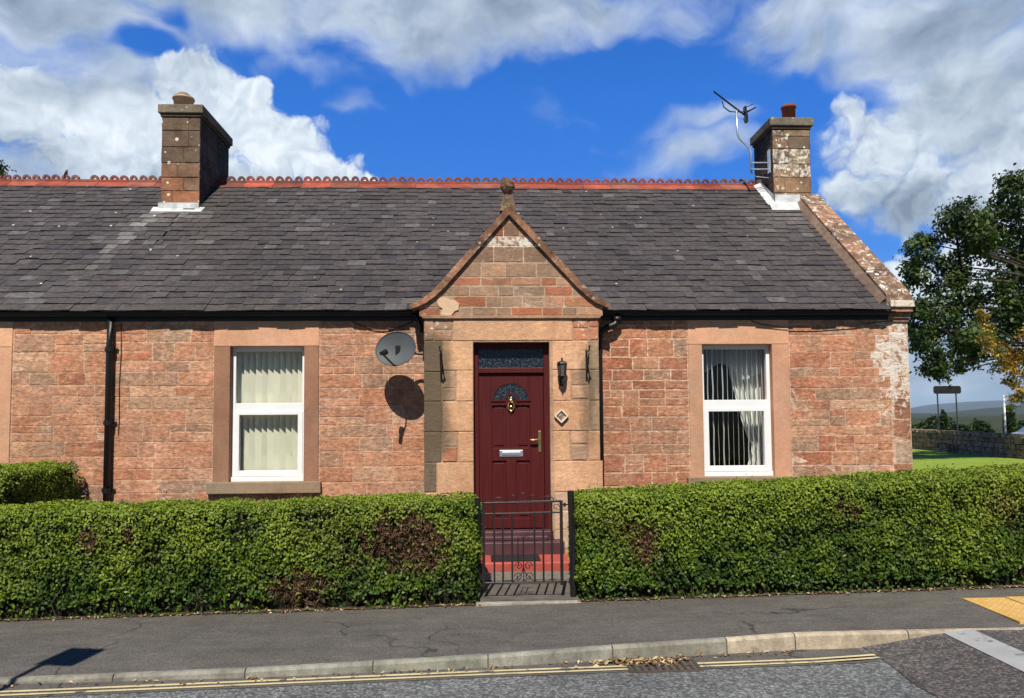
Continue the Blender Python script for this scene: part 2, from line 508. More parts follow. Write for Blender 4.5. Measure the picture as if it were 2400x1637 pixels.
cottage = thing('cottage', (0, WY, 0), 'red sandstone cottage with gabled porch, maroon door and dark slate roof', 'house')
neighbour = thing('cottage', (-7.5, WY, 0), 'adjoining sandstone cottage left of the black drainpipe, mostly out of frame', 'house')
FRONT = lambda y: ((0, y, 0), (1, 0, 0), (0, 0, 1), (0, -1, 0))

# -- rubble front walls
def white_right(x, z):
    w = max(0, (x-4.0)/1.5)*max(0, 1-abs(z-2.85)/1.0)*.55+.12
    if x > 5.15 and z > 1.85: w += .42
    if z < 1.3: w += .2
    return min(w+.06*(x > 4.6), .80)
def wall_left_col(x, z): return pick(.10, .22, .14)
def wall_mid_col(x, z): return pick(.12, .24, .12)
def wall_right_col(x, z): return pick(.50, .10, .05, .88)
def wall_far_col(x, z): return pick(.22, .22, .12)
def mort(mb, x0, x1, z0, z1, y=WY, back=9.8, col=MORT, w=0):
    mb.box(x0, x1, y, back, z0, z1, (*col, w))
base_white = lambda x, z: .50 if z < .95 else .40 if z < 1.25 and random.random() < .5 else .26*random.random()

w1 = MB()
for (x0, x1, z0, z1) in ((-10.5, -7.12, -.1, 3.1), (-5.81, X_PARTY, -.1, 3.1)): mort(w1, x0, x1, z0, z1, col=(.68, .44, .285))
mort(w1, -7.12, -5.81, -.1, .86, col=(.68, .44, .285))
lay(w1, coursed(-5.80, X_PARTY, .0, 3.06), FRONT(WY), wall_left_col, white=base_white)
lay(w1, coursed(-10.5, -7.13, .0, 3.06), FRONT(WY), wall_left_col)
w1.box(-10.5, X_PARTY, 15.0, 15.3, -.1, 3.1, (.4, .2, .12, 0)); w1.box(-10.5, -10.2, 9.8, 15.0, -.1, 3.1, (.4, .2, .12, 0))
w1.build('wall', M_WALL, neighbour)

w2 = MB()
mort(w2, X_PARTY+.002, -3.345, -.1, 3.1, col=(.68, .45, .29)); mort(w2, -3.345, -2.04, -.1, .86, col=(.68, .45, .29))
mort(w2, -2.04, -.70, -.1, 3.1); mort(w2, 1.456, 2.67, -.1, 3.1, col=(.80, .58, .41)); mort(w2, 2.67, 3.99, -.1, .86)
mort(w2, 3.99, X_GABLE, -.1, 3.1, col=(.70, .50, .36), w=.2)
lay(w2, coursed(X_PARTY, -3.35, .0, 3.06), FRONT(WY), wall_left_col, white=base_white)
lay(w2, coursed(-3.345, -2.04, .0, .85), FRONT(WY), wall_left_col, white=base_white)
lay(w2, coursed(-2.035, -.69, .0, 3.06, .13, .25, .24, .6), FRONT(WY), wall_mid_col, white=base_white)
lay(w2, coursed(1.45, 2.665, .0, 3.06, .12, .24, .2, .5), FRONT(WY), wall_right_col, joint=.013)
lay(w2, coursed(2.67, 3.99, .0, .98), FRONT(WY), wall_right_col)
lay(w2, coursed(3.995, 5.33, .0, 3.06, .11, .22), FRONT(WY), wall_far_col, white=white_right, joint=.008)
def washed(mb, x0, x1, z0, z1, y, col, fn, step=.16, clipper=None):
    nx, nz = max(1, int((x1-x0)/step)), max(1, int((z1-z0)/step))
    for i in range(nx):
        for j in range(nz):
            p = [(x0+(x1-x0)*(i+a)/nx, z0+(z1-z0)*(j+b)/nz) for a, b in ((0, 0), (1, 0), (1, 1), (0, 1))]
            cx, cz = p[0][0]+step/2, p[0][1]+step/2
            if clipper: p = clip(p, clipper)
            if len(p) > 2: mb.add([(a, y, b) for a, b in p], [tuple(range(len(p)))], (*col, fn(cx, cz)))
washed(w2, 3.99, X_GABLE-.002, .0, 3.06, WY-.0012, (.70, .50, .36), white_right)
# quoins at the gable corner
q = []; z = 0.
for i, h in enumerate((.30, .28, .27, .30, .29, .28, .27, .3, .28, .28, .2)):
    q.append((5.33 if i % 2 else 5.36, z, X_GABLE, z+h)); z += h
    if z > 2.9: break
def quoin_col(x, z):
    if 1.28 < z < 1.55: return (.50, .38, .28)
    return (.34, .155, .09) if z < 1.9 else (.42, .20, .12)
lay(w2, q, FRONT(WY), quoin_col, white=white_right)
# gable end and back
gab = [(WY, -.1), (15.4, -.1), (15.4, 3.1), (RY, 5.75), (WY, 3.1)]
w2.add([(X_GABLE-.01, y, z) for y, z in gab]+[(X_GABLE-.35, y, z) for y, z in gab],
       [(0, 1, 2, 3, 4), (9, 8, 7, 6, 5)], (.5, .33, .23, .1))
lay(w2, coursed(WY, 15.4, .0, 5.8), ((X_GABLE-.01, 0, 0), (0, 1, 0), (0, 0, 1), (1, 0, 0)), wall_far_col, white=lambda u, v: .2,
    clipper=[(WY, 0), (15.4, 0), (15.4, 3.1), (RY, 5.75), (WY, 3.1)])
w2.box(X_PARTY, X_GABLE-.36, 15.1, 15.4, -.1, 3.1, (.4, .2, .12, 0))
wall = w2.build('wall', M_WALL, cottage)

room = MB()
room.box(X_PARTY, X_GABLE-.36, 9.82, 15.0, .02, .10); room.box(X_PARTY, X_GABLE-.36, 9.82, 15.0, 2.9, 2.95)
room.box(X_PARTY, X_PARTY+.05, 9.82, 15, .1, 2.9); room.box(-.55, -.5, 9.82, 15, .1, 2.9); room.box(1.3, 1.35, 9.82, 15, .1, 2.9)
room.box(X_GABLE-.45, X_GABLE-.4, 9.82, 15, .1, 2.9); room.box(X_PARTY+.05, X_GABLE-.45, 13.2, 13.3, .1, 2.9)
room.build('interior_lining', M_ROOM, cottage)
r2 = MB(); r2.box(-10.1, X_PARTY-.02, 11.5, 11.6, .1, 2.9); r2.box(-10.1, X_PARTY-.02, 9.82, 11.5, 2.9, 2.95)
r2.build('interior_lining', M_ROOM, neighbour)

# -- window openings: dressed stone surround, sill, white frame, panes
ASH = (.70, .375, .225)
def jc(c, a=.07):
    f = random.uniform(1-a, 1+a)
    return tuple(x*f*random.uniform(.98, 1.02) for x in c)
def window(parent, x0, x1, z0, z1, sx0, sx1, ztop, jamb_cols, sill_z=.86, sill_x=None):
    s = MB()
    s.box(sx0, sx1, WY-.012, 9.82, z1, ztop, (*jc(ASH), 0))
    s.box(sx0+.003, x0, WY-.010, 9.82, .86, z1-.003, (*jamb_cols[0], 0))
    s.box(x1, sx1-.003, WY-.010, 9.82, .86, z1-.003, (*jamb_cols[1], 0))
    s.build('window_surround', M_ASHLAR, parent, bevel=.006)
    a, b = sill_x
    k = MB(); k.box(a, b, WY-.075, 9.8, sill_z, z0, (.30, .21, .135, 0)); k.build('window_sill', M_ASHLAR, parent, bevel=.008)
    y0, y1 = WY+.085, WY+.15
    f = MB()
    zt = z0+(z1-z0)*.535     # transom
    fw = .045
    f.box(x0, x0+fw, y0, y1, z0+.06, z1); f.box(x1-fw, x1, y0, y1, z0+.06, z1)
    f.box(x0+fw, x1-fw, y0, y1, z1-.055, z1)
    f.box(x0-.002, x1+.002, y0-.03, y1, z0, z0+.057)
    f.box(x0+fw, x1-fw, y0, y1, zt-.03, zt+.075)
    f.build('window', M_WHITE, parent, bevel=.004)
    win = [o for o in parent.children if o.name.startswith('window') and 'sill' not in o.name and 'surround' not in o.name][-1]
    g = MB()   # lower opening sash, a step in front
    g.box(x0+fw-.012, x0+fw+.05, y0-.012, y1-.01, z0+.062, zt-.032); g.box(x1-fw-.05, x1-fw+.012, y0-.012, y1-.01, z0+.062, zt-.032)
    g.box(x0+fw+.05, x1-fw-.05, y0-.012, y1-.01, z0+.062, z0+.135); g.box(x0+fw+.05, x1-fw-.05, y0-.012, y1-.01, zt-.075, zt-.032)
    g.build('sash', M_WHITE, win, bevel=.004)
    p = MB(); p.box(x0+fw, x1-fw, y0+.03, y0+.036, zt+.075, z1-.055); p.build('pane', M_GLASS, win)
    p = MB(); p.box(x0+fw+.05, x1-fw-.05, y0+.02, y0+.026, z0+.135, zt-.075); p.build('pane', M_GLASS, win)
BRN = (.32, .165, .10)
window(cottage, -3.145, -2.225, 1.0, 2.70, -3.346, -2.04, 3.05, (jc(BRN), jc(BRN)), sill_x=(-3.40, -2.0))
window(cottage, 2.85, 3.765, 1.0, 2.703, 2.668, 3.99, 3.05, (jc((.58, .31, .19)), jc((.54, .29, .18))), sill_x=(2.62, 4.03))
window(neighbour, -6.92, -6.0, 1.0, 2.70, -7.12, -5.81, 3.05, (jc(ASH), jc(ASH)), sill_x=(-7.17, -5.76))

# -- roof: every slate its own little slab, laid in courses
def slates(mb, xa, xb, skip=None, stain=None, spots=0):
    L = math.hypot(1, PITCH); uy, uz = 1/L, PITCH/L; nrm = Vector((0, -uz, uy))
    total = (RY-.02-EY)*L; n = 27; g = total/n
    for i in range(n):
        s0 = i*g-.03; s1 = min(s0+g*1.9, total)
        x = xa-random.uniform(0, .25)
        wob = random.uniform(-.006, .006)
        while x < xb:
            w = random.uniform(.13, .27)*(1.06-.008*i); a = max(x+.0012, xa); b = min(x+w-.0012, xb)
            x += w
            if b-a < .03: continue
            if skip and skip((a+b)/2, EY+s0*uy): continue
            j = random.uniform(-.008, .008)+wob
            t = random.random()
            base = (.060, .0495, .0455) if t < .60 else (.069, .0575, .053) if t < .86 else (.044, .037, .036) if t < .96 else (.10, .09, .084)
            v = random.uniform(.93, 1.09); c = [k*v for k in base]
            if stain:
                f = stain((a+b)/2, s0/L) if False else stain((a+b)/2, EY+s0*uy)
                c = [k*(1-f)+m*f for k, m in zip(c, (.25, .235, .215))]
            th = random.uniform(.007, .016); lift0 = .020+random.uniform(0, .010); lift1 = .004
            vs = []
            for s, up in ((s0+j, lift0), (s1, lift1)):
                for xx in (a, b):
                    sj = s+(random.uniform(-.010, .010) if s < s1 else 0)
                    p = Vector((xx, EY+sj*uy, EZ+sj*uz))
                    vs += [p+nrm*(up-th*.4), p+nrm*(up+th)]
            mb.add(vs, [(1, 3, 7, 5), (0, 2, 3, 1), (0, 1, 5, 4), (2, 6, 7, 3)], (*c, spots))
def roof_slab(mb, xa, xb):
    # boarding under the slates and the plain rear slope
    y2 = 2*RY-EY
    mb.add([(x, y, z) for x in (xa, xb) for y, z in ((EY+.03, EZ-.02), (RY, roof_z(RY)-.04), (y2, EZ-.02), (y2, EZ-.12), (RY, roof_z(RY)-.16), (EY+.03, EZ-.06))],
           [(0, 6, 7, 1), (1, 7, 8, 2), (2, 8, 9, 3), (3, 9, 10, 4), (4, 10, 11, 5), (5, 11, 6, 0), (0, 1, 4, 5), (1, 2, 3, 4), (6, 11, 10, 7), (7, 10, 9, 8)], (.05, .042, .043, 0))
rb = MB(); roof_slab(rb, X_PARTY, 5.30)
def under_porch(x, y):
    half = (4.25-roof_z(y))/.965
    return y > 9.3 and abs(x-.36) < half-.25
def streak(x, y):
    s = (11.5-y)
    if s < 0: return 0
    c1 = -5.02-s*.17; f = math.exp(-((x-c1)/.10)**2)*.95*max(0, 1-s/2.0)**.7
    f2 = math.exp(-((x+4.7)/.5)**2)*max(0, 1-s/.55)*.55
    f3 = math.exp(-((x-4.95)/.4)**2)*max(0, 1-s/.8)*.35
    return min(.8, f+f2+f3)*random.uniform(.5, 1.1)
slates(rb, X_PARTY, 5.27, under_porch, streak, .5)
roof = rb.build('roof', M_SLATE, cottage)
rn = MB(); roof_slab(rn, -10.6, X_PARTY); slates(rn, -10.6, X_PARTY, None, streak, 1.); nroof = rn.build('roof', M_SLATE, neighbour)

# -- red clay ridge with a crest of pierced loops
def ridge(parent, xa, xb):
    mb = MB(); x = xa; top0 = roof_z(RY)+.045
    while x < xb-.02:
        top = top0+random.uniform(-.007, .007)
        l = min(.474, xb-x); v = random.uniform(.72, 1.18)
        c = tuple(k*v for k in random.choice([(.27, .062, .038), (.24, .066, .042), (.22, .075, .05), (.30, .068, .040)]))
        for sgn in (-1, 1):
            y1 = RY+sgn*.155; z1 = top-.155*.80
            mb.add([(x+.002, RY, top), (x+l-.002, RY, top), (x+l-.002, y1, z1), (x+.002, y1, z1),
                    (x+.002, RY, top-.02), (x+l-.002, RY, top-.02), (x+l-.002, y1, z1-.022), (x+.002, y1, z1-.022)],
                   [(0, 3, 2, 1) if sgn > 0 else (0, 1, 2, 3), (3, 7, 6, 2), (0, 4, 7, 3), (1, 2, 6, 5)], c)
        mb.box(x+.002, x+l-.002, RY-.018, RY+.018, top-.01, top+.03, c)
        cc = tuple(k*.62+.03 for k in c)
        for q_ in range(int(round(l/.158))):
            cx = x+.079+q_*.158+random.uniform(-.006, .006)
            if random.random() < .02: continue
            bw = random.uniform(.90, 1.06); cc = tuple(k_*random.uniform(.9, 1.1) for k_ in cc)
            n = 10; vo = []
            for k in range(n+1):
                t = math.pi*k/n
                for rr in (.066, .026):
                    for y in (RY-.017, RY+.017):
                        vo.append((cx+rr*bw*math.cos(t), y, top+.030+rr*.95*math.sin(t)+(.012 if rr > .05 else .012)))
            fs = []
            for k in range(n):
                a = k*4; b = a+4
                fs += [(a, b, b+2, a+2), (a+1, a+3, b+3, b+1), (a, a+1, b+1, b), (a+2, b+2, b+3, a+3)]
            fs += [(0, 2, 3, 1), (n*4, n*4+1, n*4+3, n*4+2)]
            mb.add(vo, fs, cc)
        x += l
    return mb.build('ridge_tiles', M_RIDGE, parent)
ridge(cottage, -4.40, 4.86); ridge(neighbour, -10.6, -5.0)

# -- gutters, fascia, downpipes
def gutter(name, parent, xa, xb):
    mb = MB(); n = 8; prof = []
    for k in range(n+1):
        t = math.pi*k/n; prof.append((9.33-.052*math.cos(t), 3.118-.052*math.sin(t)))
    vs = []; fs = []
    for x in (xa, xb):
        vs += [(x, y, z) for y, z in prof]+[(x, 9.33+.046*math.cos(math.pi*k/n), 3.118-.044*math.sin(math.pi*k/n)) for k in range(n+1)]
    m = 2*(n+1)
    fs = [(i, (i+1) % m, (i+1) % m+m, i+m) for i in range(m)]+[tuple(range(m-1, -1, -1)), tuple(range(m, 2*m))]
    mb.add(vs, fs)
    mb.box(xa, xb, 9.378, 9.398, 3.015, 3.14)           # fascia board
    return mb.build(name, M_BLACK, parent)
gutter('gutter', neighbour, -10.6, X_PARTY-.002); gutter('gutter', cottage, X_PARTY+.002, -.80); gutter('gutter', cottage, 1.56, 5.36)
dp = MB()
dp.tube([(-4.60, 9.335, 3.09), (-4.60, 9.335, 2.7), (-4.60, 9.335, .05)], .040, 12)
pipe = dp.build('drainpipe', M_BLACK, cottage, smooth=True)
for z_ in (2.66, 1.75, .92):
    c = MB(); c.lathe([(.040, -.03), (.051, -.03), (.051, .03), (.040, .03)], (-4.60, 9.335, z_), 12); c.box(-4.68, -4.52, 9.37, 9.398, z_-.015, z_+.015)
    c.build('collar', M_BLACK, pipe)
ho = MB(); ho.tube([(1.74, 9.325, 3.09), (1.74, 9.31, 3.0), (1.71, 9.30, 2.95), (1.60, 9.30, 2.905), (1.525, 9.33, 2.86), (1.515, 9.345, 2.7), (1.515, 9.345, .1)], [.045, .045, .045, .042, .04, .034, .034], 12)
ho.lathe([(.05, -.03), (.058, -.03), (.058, .03), (.05, .03)], (1.74, 9.315, 3.02), 12)
ho.build('drainpipe', M_BLACK, cottage, smooth=True)
hl = MB(); hl.tube([(-.86, 9.30, 3.10), (-.80, 9.27, 3.05), (-.76, 9.29, 2.97), (-.745, 9.35, 2.88)], .026, 10)
hl.build('gutter_outlet', M_BLACK, cottage, smooth=True)

# -- skew coping on the right gable
def skew(parent):
    mb = MB(); y0, y1 = 9.33, 11.86; n = 9
    xi, xo = 5.27, 5.615
    def z_at(y): return roof_z(y)+.175
    for i in range(n):
        a = y0+(y1-y0)*i/n+(.003 if i else 0); b = y0+(y1-y0)*(i+1)/n-.003
        c = jc((.165, .105, .07), .2)
        v = []
        for y in (a, b):
            zt = z_at(y)
            v += [(xi, y, zt-.19), (xi, y, zt-.01), (xi+.015, y, zt), (xo-.015, y, zt), (xo, y, zt-.012), (xo, y, zt-.19)]
        mb.add(v, [(0, 1, 7, 6), (1, 2, 8, 7), (2, 3, 9, 8), (3, 4, 10, 9), (4, 5, 11, 10), (0, 6, 11, 5), (0, 5, 4, 3, 2, 1), (6, 7, 8, 9, 10, 11)][:6]+[(5, 4, 3, 2, 1, 0), (6, 7, 8, 9, 10, 11)], (*c, .8))
    sk = mb.build('skew_coping', M_COPE, parent); mb = MB()
    # far slope of the same coping
    for i in range(n):
        a = y0+(y1-y0)*i/n; b = y0+(y1-y0)*(i+1)/n
        v = []
        for y in (a, b):
            zt = z_at(y); yy = 2*RY-y
            v += [(xi, yy, zt-.19), (xi, yy, zt), (xo, yy, zt), (xo, yy, zt-.19)]
        mb.add(v, [(0, 4, 5, 1), (1, 5, 6, 2), (2, 6, 7, 3), (0, 3, 7, 4)], (.235, .14, .09, .6))
    mb.build('skew_coping', M_COPE, parent)
    # mortar fillet along the slates
    f = MB(); f.add([(xi-.10, y0, roof_z(y0)+.035), (xi, y0, roof_z(y0)+.12), (xi-.10, y1, roof_z(y1)+.035), (xi, y1, roof_z(y1)+.12)], [(0, 1, 3, 2)], (.17, .115, .085))
    f.build('mortar_fillet', M_CONC, sk)
    # moulded kneeler at the foot
    kb = MB()
    kb.box(5.29, 5.605, 9.26, 9.6, 3.165, 3.25, (.45, .38, .27, 1)); kb.box(5.31, 5.60, 9.29, 9.6, 3.105, 3.162, (.42, .20, .13, .3))
    kb.box(5.31, 5.595, 9.33, 9.6, 3.065, 3.102, (.20, .08, .05, 0)); kb.box(5.31, 5.59, 9.345, 9.6, 3.03, 3.062, (.48, .26, .18, .3)); kb.box(5.31, 5.585, 9.37, 9.6, 2.985, 3.027, (.34, .18, .12, .2))
    kb.build('kneeler', M_COPE, sk, bevel=.008)
skew(cottage)

# -- chimneys
def chimney(x0, x1, y0, y1, zb, zt, colf, capcol, name='chimney', alpha=.75):
    mb = MB(); e = .012
    mb.box(x0+e, x1-e, y0+e, y1-e, zb, zt, (.16, .11, .08, 0))
    def blocks(a, b):
        out = []; z_ = zb; i = 0
        while z_ < zt-.03:
            h = random.uniform(.20, .27); h = zt-z_ if z_+h > zt-.1 else h
            if b-a > .9:
                u = a
                while u < b-.02:
                    l = random.uniform(.28, .55); l = b-u if u+l > b-.15 else l
                    out.append((u, z_, u+l, z_+h)); u += l
            else:
                m_ = a+(b-a)*random.choice((.3, .42, .58, .7)); out += [(a, z_, m_, z_+h), (m_, z_, b, z_+h)]
            z_ += h
        return out
    al = (lambda u, v: alpha*(1.10 if alpha > .9 and 5.75 < v < 6.1 else 1.0 if alpha > .9 and u < 5.05 else .88))
    lay(mb, blocks(x0, x1), FRONT(y0+e), colf, .006, (.008, .013), .002, white=al)
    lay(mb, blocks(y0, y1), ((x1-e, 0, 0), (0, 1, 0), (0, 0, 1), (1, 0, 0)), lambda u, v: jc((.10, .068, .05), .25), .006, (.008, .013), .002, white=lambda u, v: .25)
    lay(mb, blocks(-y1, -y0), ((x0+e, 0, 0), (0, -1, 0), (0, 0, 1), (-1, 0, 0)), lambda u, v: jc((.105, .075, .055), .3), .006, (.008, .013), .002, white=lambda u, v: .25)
    lay(mb, blocks(-x1, -x0), ((0, y1-e, 0), (-1, 0, 0), (0, 0, 1), (0, 1, 0)), colf, .006, (.008, .013), .002)
    ch = mb.build(name, M_CHIM, cottage)
    cp = MB()
    cp.box(x0-.018, x1+.018, y0-.018, y1+.018, zt, zt+.05, (.11, .075, .055, 0))
    cp.box(x0-.048, x1+.048, y0-.048, y1+.048, zt+.052, zt+.19, (*capcol, .35))
    cp.build('chimney_cap', M_CHIM, ch, bevel=.012)
    return ch
def col_left(u, v):
    t = (v-5.1)/1.5+random.uniform(-.18, .18)
    return jc((.40, .18, .095) if t < .22 else (.24, .135, .085) if t < .5 else (.155, .105, .072), .12)
def col_right(u, v):
    return jc(random.choice([(.30, .205, .125), (.27, .165, .10), (.20, .14, .10), (.36, .24, .15)]) if v > 5.75 else (.32, .19, .11), .15)
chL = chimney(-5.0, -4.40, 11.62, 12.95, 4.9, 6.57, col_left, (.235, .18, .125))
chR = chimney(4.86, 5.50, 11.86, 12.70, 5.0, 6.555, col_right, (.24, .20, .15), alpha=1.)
pt = MB(); pt.lathe([(.145, 0), (.148, .155), (.166, .165), (.170, .188), (.150, .20)], (-4.74, 11.80, 6.755), 20, (.55, .37, .21))
cw_ = MB(); cw_.lathe([(.158, .186), (.160, .204), (.108, .208), (.100, .245), (.07, .275), (.01, .29)], (-4.74, 11.80, 6.755), 20, (.20, .17, .145))
cw_.build('chimney_cowl', M_POT, chL, smooth=True)
pt.build('chimney_pot', M_POT, chL, smooth=True)
pt = MB(); pt.lathe([(.108, 0), (.108, .215), (.124, .222), (.126, .25), (.118, .258)], (5.20, 11.98, 6.735), 20, (.30, .085, .055))
cw_ = MB(); cw_.lathe([(.112, .25), (.115, .27), (.09, .285), (.04, .30), (.01, .302)], (5.20, 11.98, 6.735), 20, (.17, .11, .08))
cw_.build('chimney_cowl', M_POT, chR, smooth=True)
pt.build('chimney_pot', M_POT, chR, smooth=True)
# white lead flashings
fl = MB()
zf = roof_z(11.6)
fl.box(-5.01, -4.39, 11.565, 11.60, zf-.03, zf+.11)
fl.add([(-5.09, 11.48, roof_z(11.48)+.045), (-4.32, 11.48, roof_z(11.48)+.045), (-4.30, 11.6, zf+.05), (-5.10, 11.6, zf+.05)], [(0, 1, 2, 3)])
fl.build('flashing', M_LEAD, chL)
fl = MB(); zf = roof_z(11.83)
fl.box(4.845, 5.265, 11.775, 11.835, zf-.05, zf+.16)
fl.add([(4.72, 11.60, roof_z(11.6)+.045), (5.26, 11.60, roof_z(11.6)+.045), (5.26, 11.8, zf+.05), (4.74, 11.8, zf+.05)], [(0, 1, 2, 3)])
fl.add([(4.83, 11.78, zf-.05), (4.83, 12.4, roof_z(12.4)-.05), (4.83, 12.4, roof_z(12.4)+.12), (4.83, 11.78, zf+.16)], [(0, 3, 2, 1)])
fl.add([(4.72, 11.75, roof_z(11.75)+.045), (4.72, 12.38, roof_z(12.38)+.045), (4.83, 12.38, roof_z(12.38)+.09), (4.83, 11.75, roof_z(11.75)+.09)], [(0, 3, 2, 1)])
fl.build('flashing', M_LEAD, chR)

# -- porch
PY = 9.05
px = lambda c: -.697+(c-845)*.001813
pz = lambda c: 3.012-(c-127)*.001807
DX0, DX1, DZ0, DZ1 = -.095, .845, .40, 2.705
pb = MB()
PM = (.45, .29, .18)
pb.box(-.69, DX0, PY+.008, WY+.05, -.1, 3.0, (*PM, .15)); pb.box(DX1, 1.449, PY+.008, WY+.05, -.1, 3.0, (*PM, .15))
pb.box(DX0, DX1, PY+.008, WY+.05, DZ1, 3.0, (*PM, 0)); pb.box(DX0, DX1, PY+.25, WY+.05, -.1, DZ1, (.03, .02, .02, 0))
gp = [(-.76, 3.15), (-.69, 3.0), (1.45, 3.0), (1.53, 3.15), (1.40, 3.27), (.36, 4.30), (-.60, 3.29)]
pb.prism(gp, PY+.008, WY+.3, (*PM, .25))
ASHP = (.70, .395, .225)
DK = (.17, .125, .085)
def P(x0, y0, x1, y1): return (px(x0), pz(y1), px(x1), pz(y0))
ash = [P(1040, 140, 1855, 290), P(970, 290, 1177, 490), P(1062, 490, 1177, 700), P(970, 700, 1177, 905), P(1072, 905, 1177, 1110), P(930, 1110, 1177, 1320), P(960, 1320, 1177, 1500),
       P(1715, 290, 1962, 490), P(1715, 490, 1840, 700), P(1715, 700, 1965, 905), P(1715, 905, 1828, 1107), P(1715, 1107, 2050, 1315), P(1950, 905, 2034, 1107)]
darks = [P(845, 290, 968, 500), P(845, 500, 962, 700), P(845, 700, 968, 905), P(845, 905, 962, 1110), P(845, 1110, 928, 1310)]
smalls = [P(845, 140, 915, 288), P(915, 140, 1038, 215), P(915, 215, 1038, 290), P(965, 490, 1060, 610), P(965, 612, 1060, 698), P(968, 905, 1070, 1005), P(968, 1005, 1070, 1110),
          P(1857, 140, 1965, 205), P(1857, 205, 1965, 290), P(1967, 140, 2034, 200), P(1967, 200, 2034, 290), P(1842, 490, 1963, 595), P(1842, 595, 1963, 690), P(1830, 905, 1948, 995), P(1830, 1000, 1948, 1107)]
side = [P(1965, 290, 2034, 490), P(1965, 490, 2034, 700), P(1967, 700, 2034, 905)]
lowl = [P(845, 1310, 960, 1500), P(845, 1500, 1177, 1780)]
lowr = [P(1717, 1315, 1880, 1440), P(1880, 1315, 2034, 1440), P(1717, 1440, 2034, 1570), P(1717, 1570, 1870, 1700), P(1870, 1570, 2034, 1700)]
F9 = FRONT(PY+.008)
lay(pb, ash, F9, lambda u, v: jc(ASHP, .08), .005, (.008, .010), .001, white=lambda u, v: .05)
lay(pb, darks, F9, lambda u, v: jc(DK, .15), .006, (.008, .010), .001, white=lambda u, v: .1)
lay(pb, side, F9, lambda u, v: jc((.36, .24, .155), .12), .006, (.008, .010), .001, white=lambda u, v: .2)
lay(pb, smalls, F9, lambda u, v: pick(.3, .4, .15), .014, (.004, .012), .003, white=lambda u, v: .58 if v > 2.6 else .4)
lay(pb, lowl, F9, lambda u, v: jc(ASHP, .1), .006, (.008, .01), .001)
lay(pb, lowr, F9, lambda u, v: jc((.52, .34, .23), .12), .012, (.003, .010), .004, white=lambda u, v: .55)
def gab_white(u, v):
    w = .24+.52*math.exp(-((v-3.95)/.21)**2)
    if u > 1.05 or u < -.3: w += .34*max(0, 1-abs(v-3.22)/.3)
    return min(.86, w+random.uniform(-.06, .06))
gc = [(-.73, 3.16), (-.69, 3.03), (1.45, 3.03), (1.52, 3.16), (1.42, 3.25), (.36, 4.28), (-.62, 3.27)]
tri = [(-.75, 3.03), (1.51, 3.03), (1.51, 3.15), (.36, 4.29), (-.75, 3.13)]
gs = coursed(-.76, 1.56, 3.03, 4.3, .10, .21, .18, .42)
washed(pb, -.76, 1.52, 3.03, 4.3, PY+.0068, (.50, .35, .235), gab_white, .1, tri)
lay(pb, gs, F9, lambda u, v: pick(.22, .48, .12, .58 if v > 3.75 else .78), .012, (.002, .007), .003, clipper=tri, white=gab_white)
# the two sides
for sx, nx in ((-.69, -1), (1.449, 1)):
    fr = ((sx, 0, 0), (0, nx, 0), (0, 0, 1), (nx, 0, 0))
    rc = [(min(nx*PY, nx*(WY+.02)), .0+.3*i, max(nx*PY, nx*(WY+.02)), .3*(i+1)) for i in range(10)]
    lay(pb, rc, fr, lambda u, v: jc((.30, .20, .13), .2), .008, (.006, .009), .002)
porch = pb.build('porch', M_PORCH, cottage)
sc_ = MB(); sc_.prism([(-.735, 3.03), (-.705, 2.995), (1.465, 2.995), (1.495, 3.03)], PY-.028, PY+.05, (.42, .25, .155, .15))
sc_.build('string_course', M_PORCH, porch)
# lime patch left of the gable
lp = MB(); c0 = (-.40, 3.14); ring = []
for k in range(22):
    t = 2*math.pi*k/22; rr = (.12+.035*math.sin(3*t+1)+random.uniform(-.02, .02)); ring.append((c0[0]+rr*math.cos(t), c0[1]+rr*1.0*math.sin(t)))
lp.prism(ring, PY-.011, PY+.004, (.66, .44, .28, .1)); lp.build('lime_patch', M_ASHLAR, porch)
# coping with swept feet
cop = MB()
outer = [(-.865, 3.160), (-.80, 3.195), (-.70, 3.245), (-.60, 3.325), (-.49, 3.440), (.355, 4.405), (1.25, 3.435), (1.36, 3.325), (1.45, 3.25), (1.54, 3.20), (1.60, 3.175)]
inner = [(-.845, 3.115), (-.775, 3.135), (-.665, 3.185), (-.555, 3.265), (-.44, 3.375), (.355, 4.285), (1.20, 3.37), (1.32, 3.26), (1.42, 3.185), (1.52, 3.14), (1.585, 3.12)]
for i in range(len(outer)-1):
    pl = [inner[i], inner[i+1], outer[i+1], outer[i]]
    cop.prism(pl, PY-.042, PY+.42, (*jc((.13, .070, .046), .1), .42))
cop.build('porch_coping', M_COPE, porch)
pr = MB()
for sgn in (-1, 1):
    xs = -.66 if sgn < 0 else 1.38
    pr.add([(xs, PY+.42, 3.27), (.36, PY+.42, 4.30), (.36, 10.7, 4.30), (xs, 10.7, 3.27)], [(0, 3, 2, 1) if sgn < 0 else (0, 1, 2, 3)], (.05, .043, .044, 0))
pr.build('porch_roof', M_SLATE, porch)
fin = MB()
FX, FY = .348, PY+.12
fin.add([(FX-.10, FY-.13, 4.34), (FX+.10, FY-.13, 4.34), (FX+.10, FY+.13, 4.34), (FX-.10, FY+.13, 4.34), (FX-.062, FY-.08, 4.55), (FX+.062, FY-.08, 4.55), (FX+.062, FY+.08, 4.55), (FX-.062, FY+.08, 4.55)],
        [(0, 1, 5, 4), (1, 2, 6, 5), (2, 3, 7, 6), (3, 0, 4, 7), (4, 5, 6, 7)], (.13, .10, .06, .45))
fin.lathe([(.05, 0), (.038, .025), (.05, .045), (.075, .085), (.092, .12), (.094, .14), (.082, .15), (.084, .165), (.07, .205), (.035, .232), (.005, .24)], (FX, FY, 4.55), 16, (.045, .040, .027, 0))
fin.build('finial', M_COPE, porch)

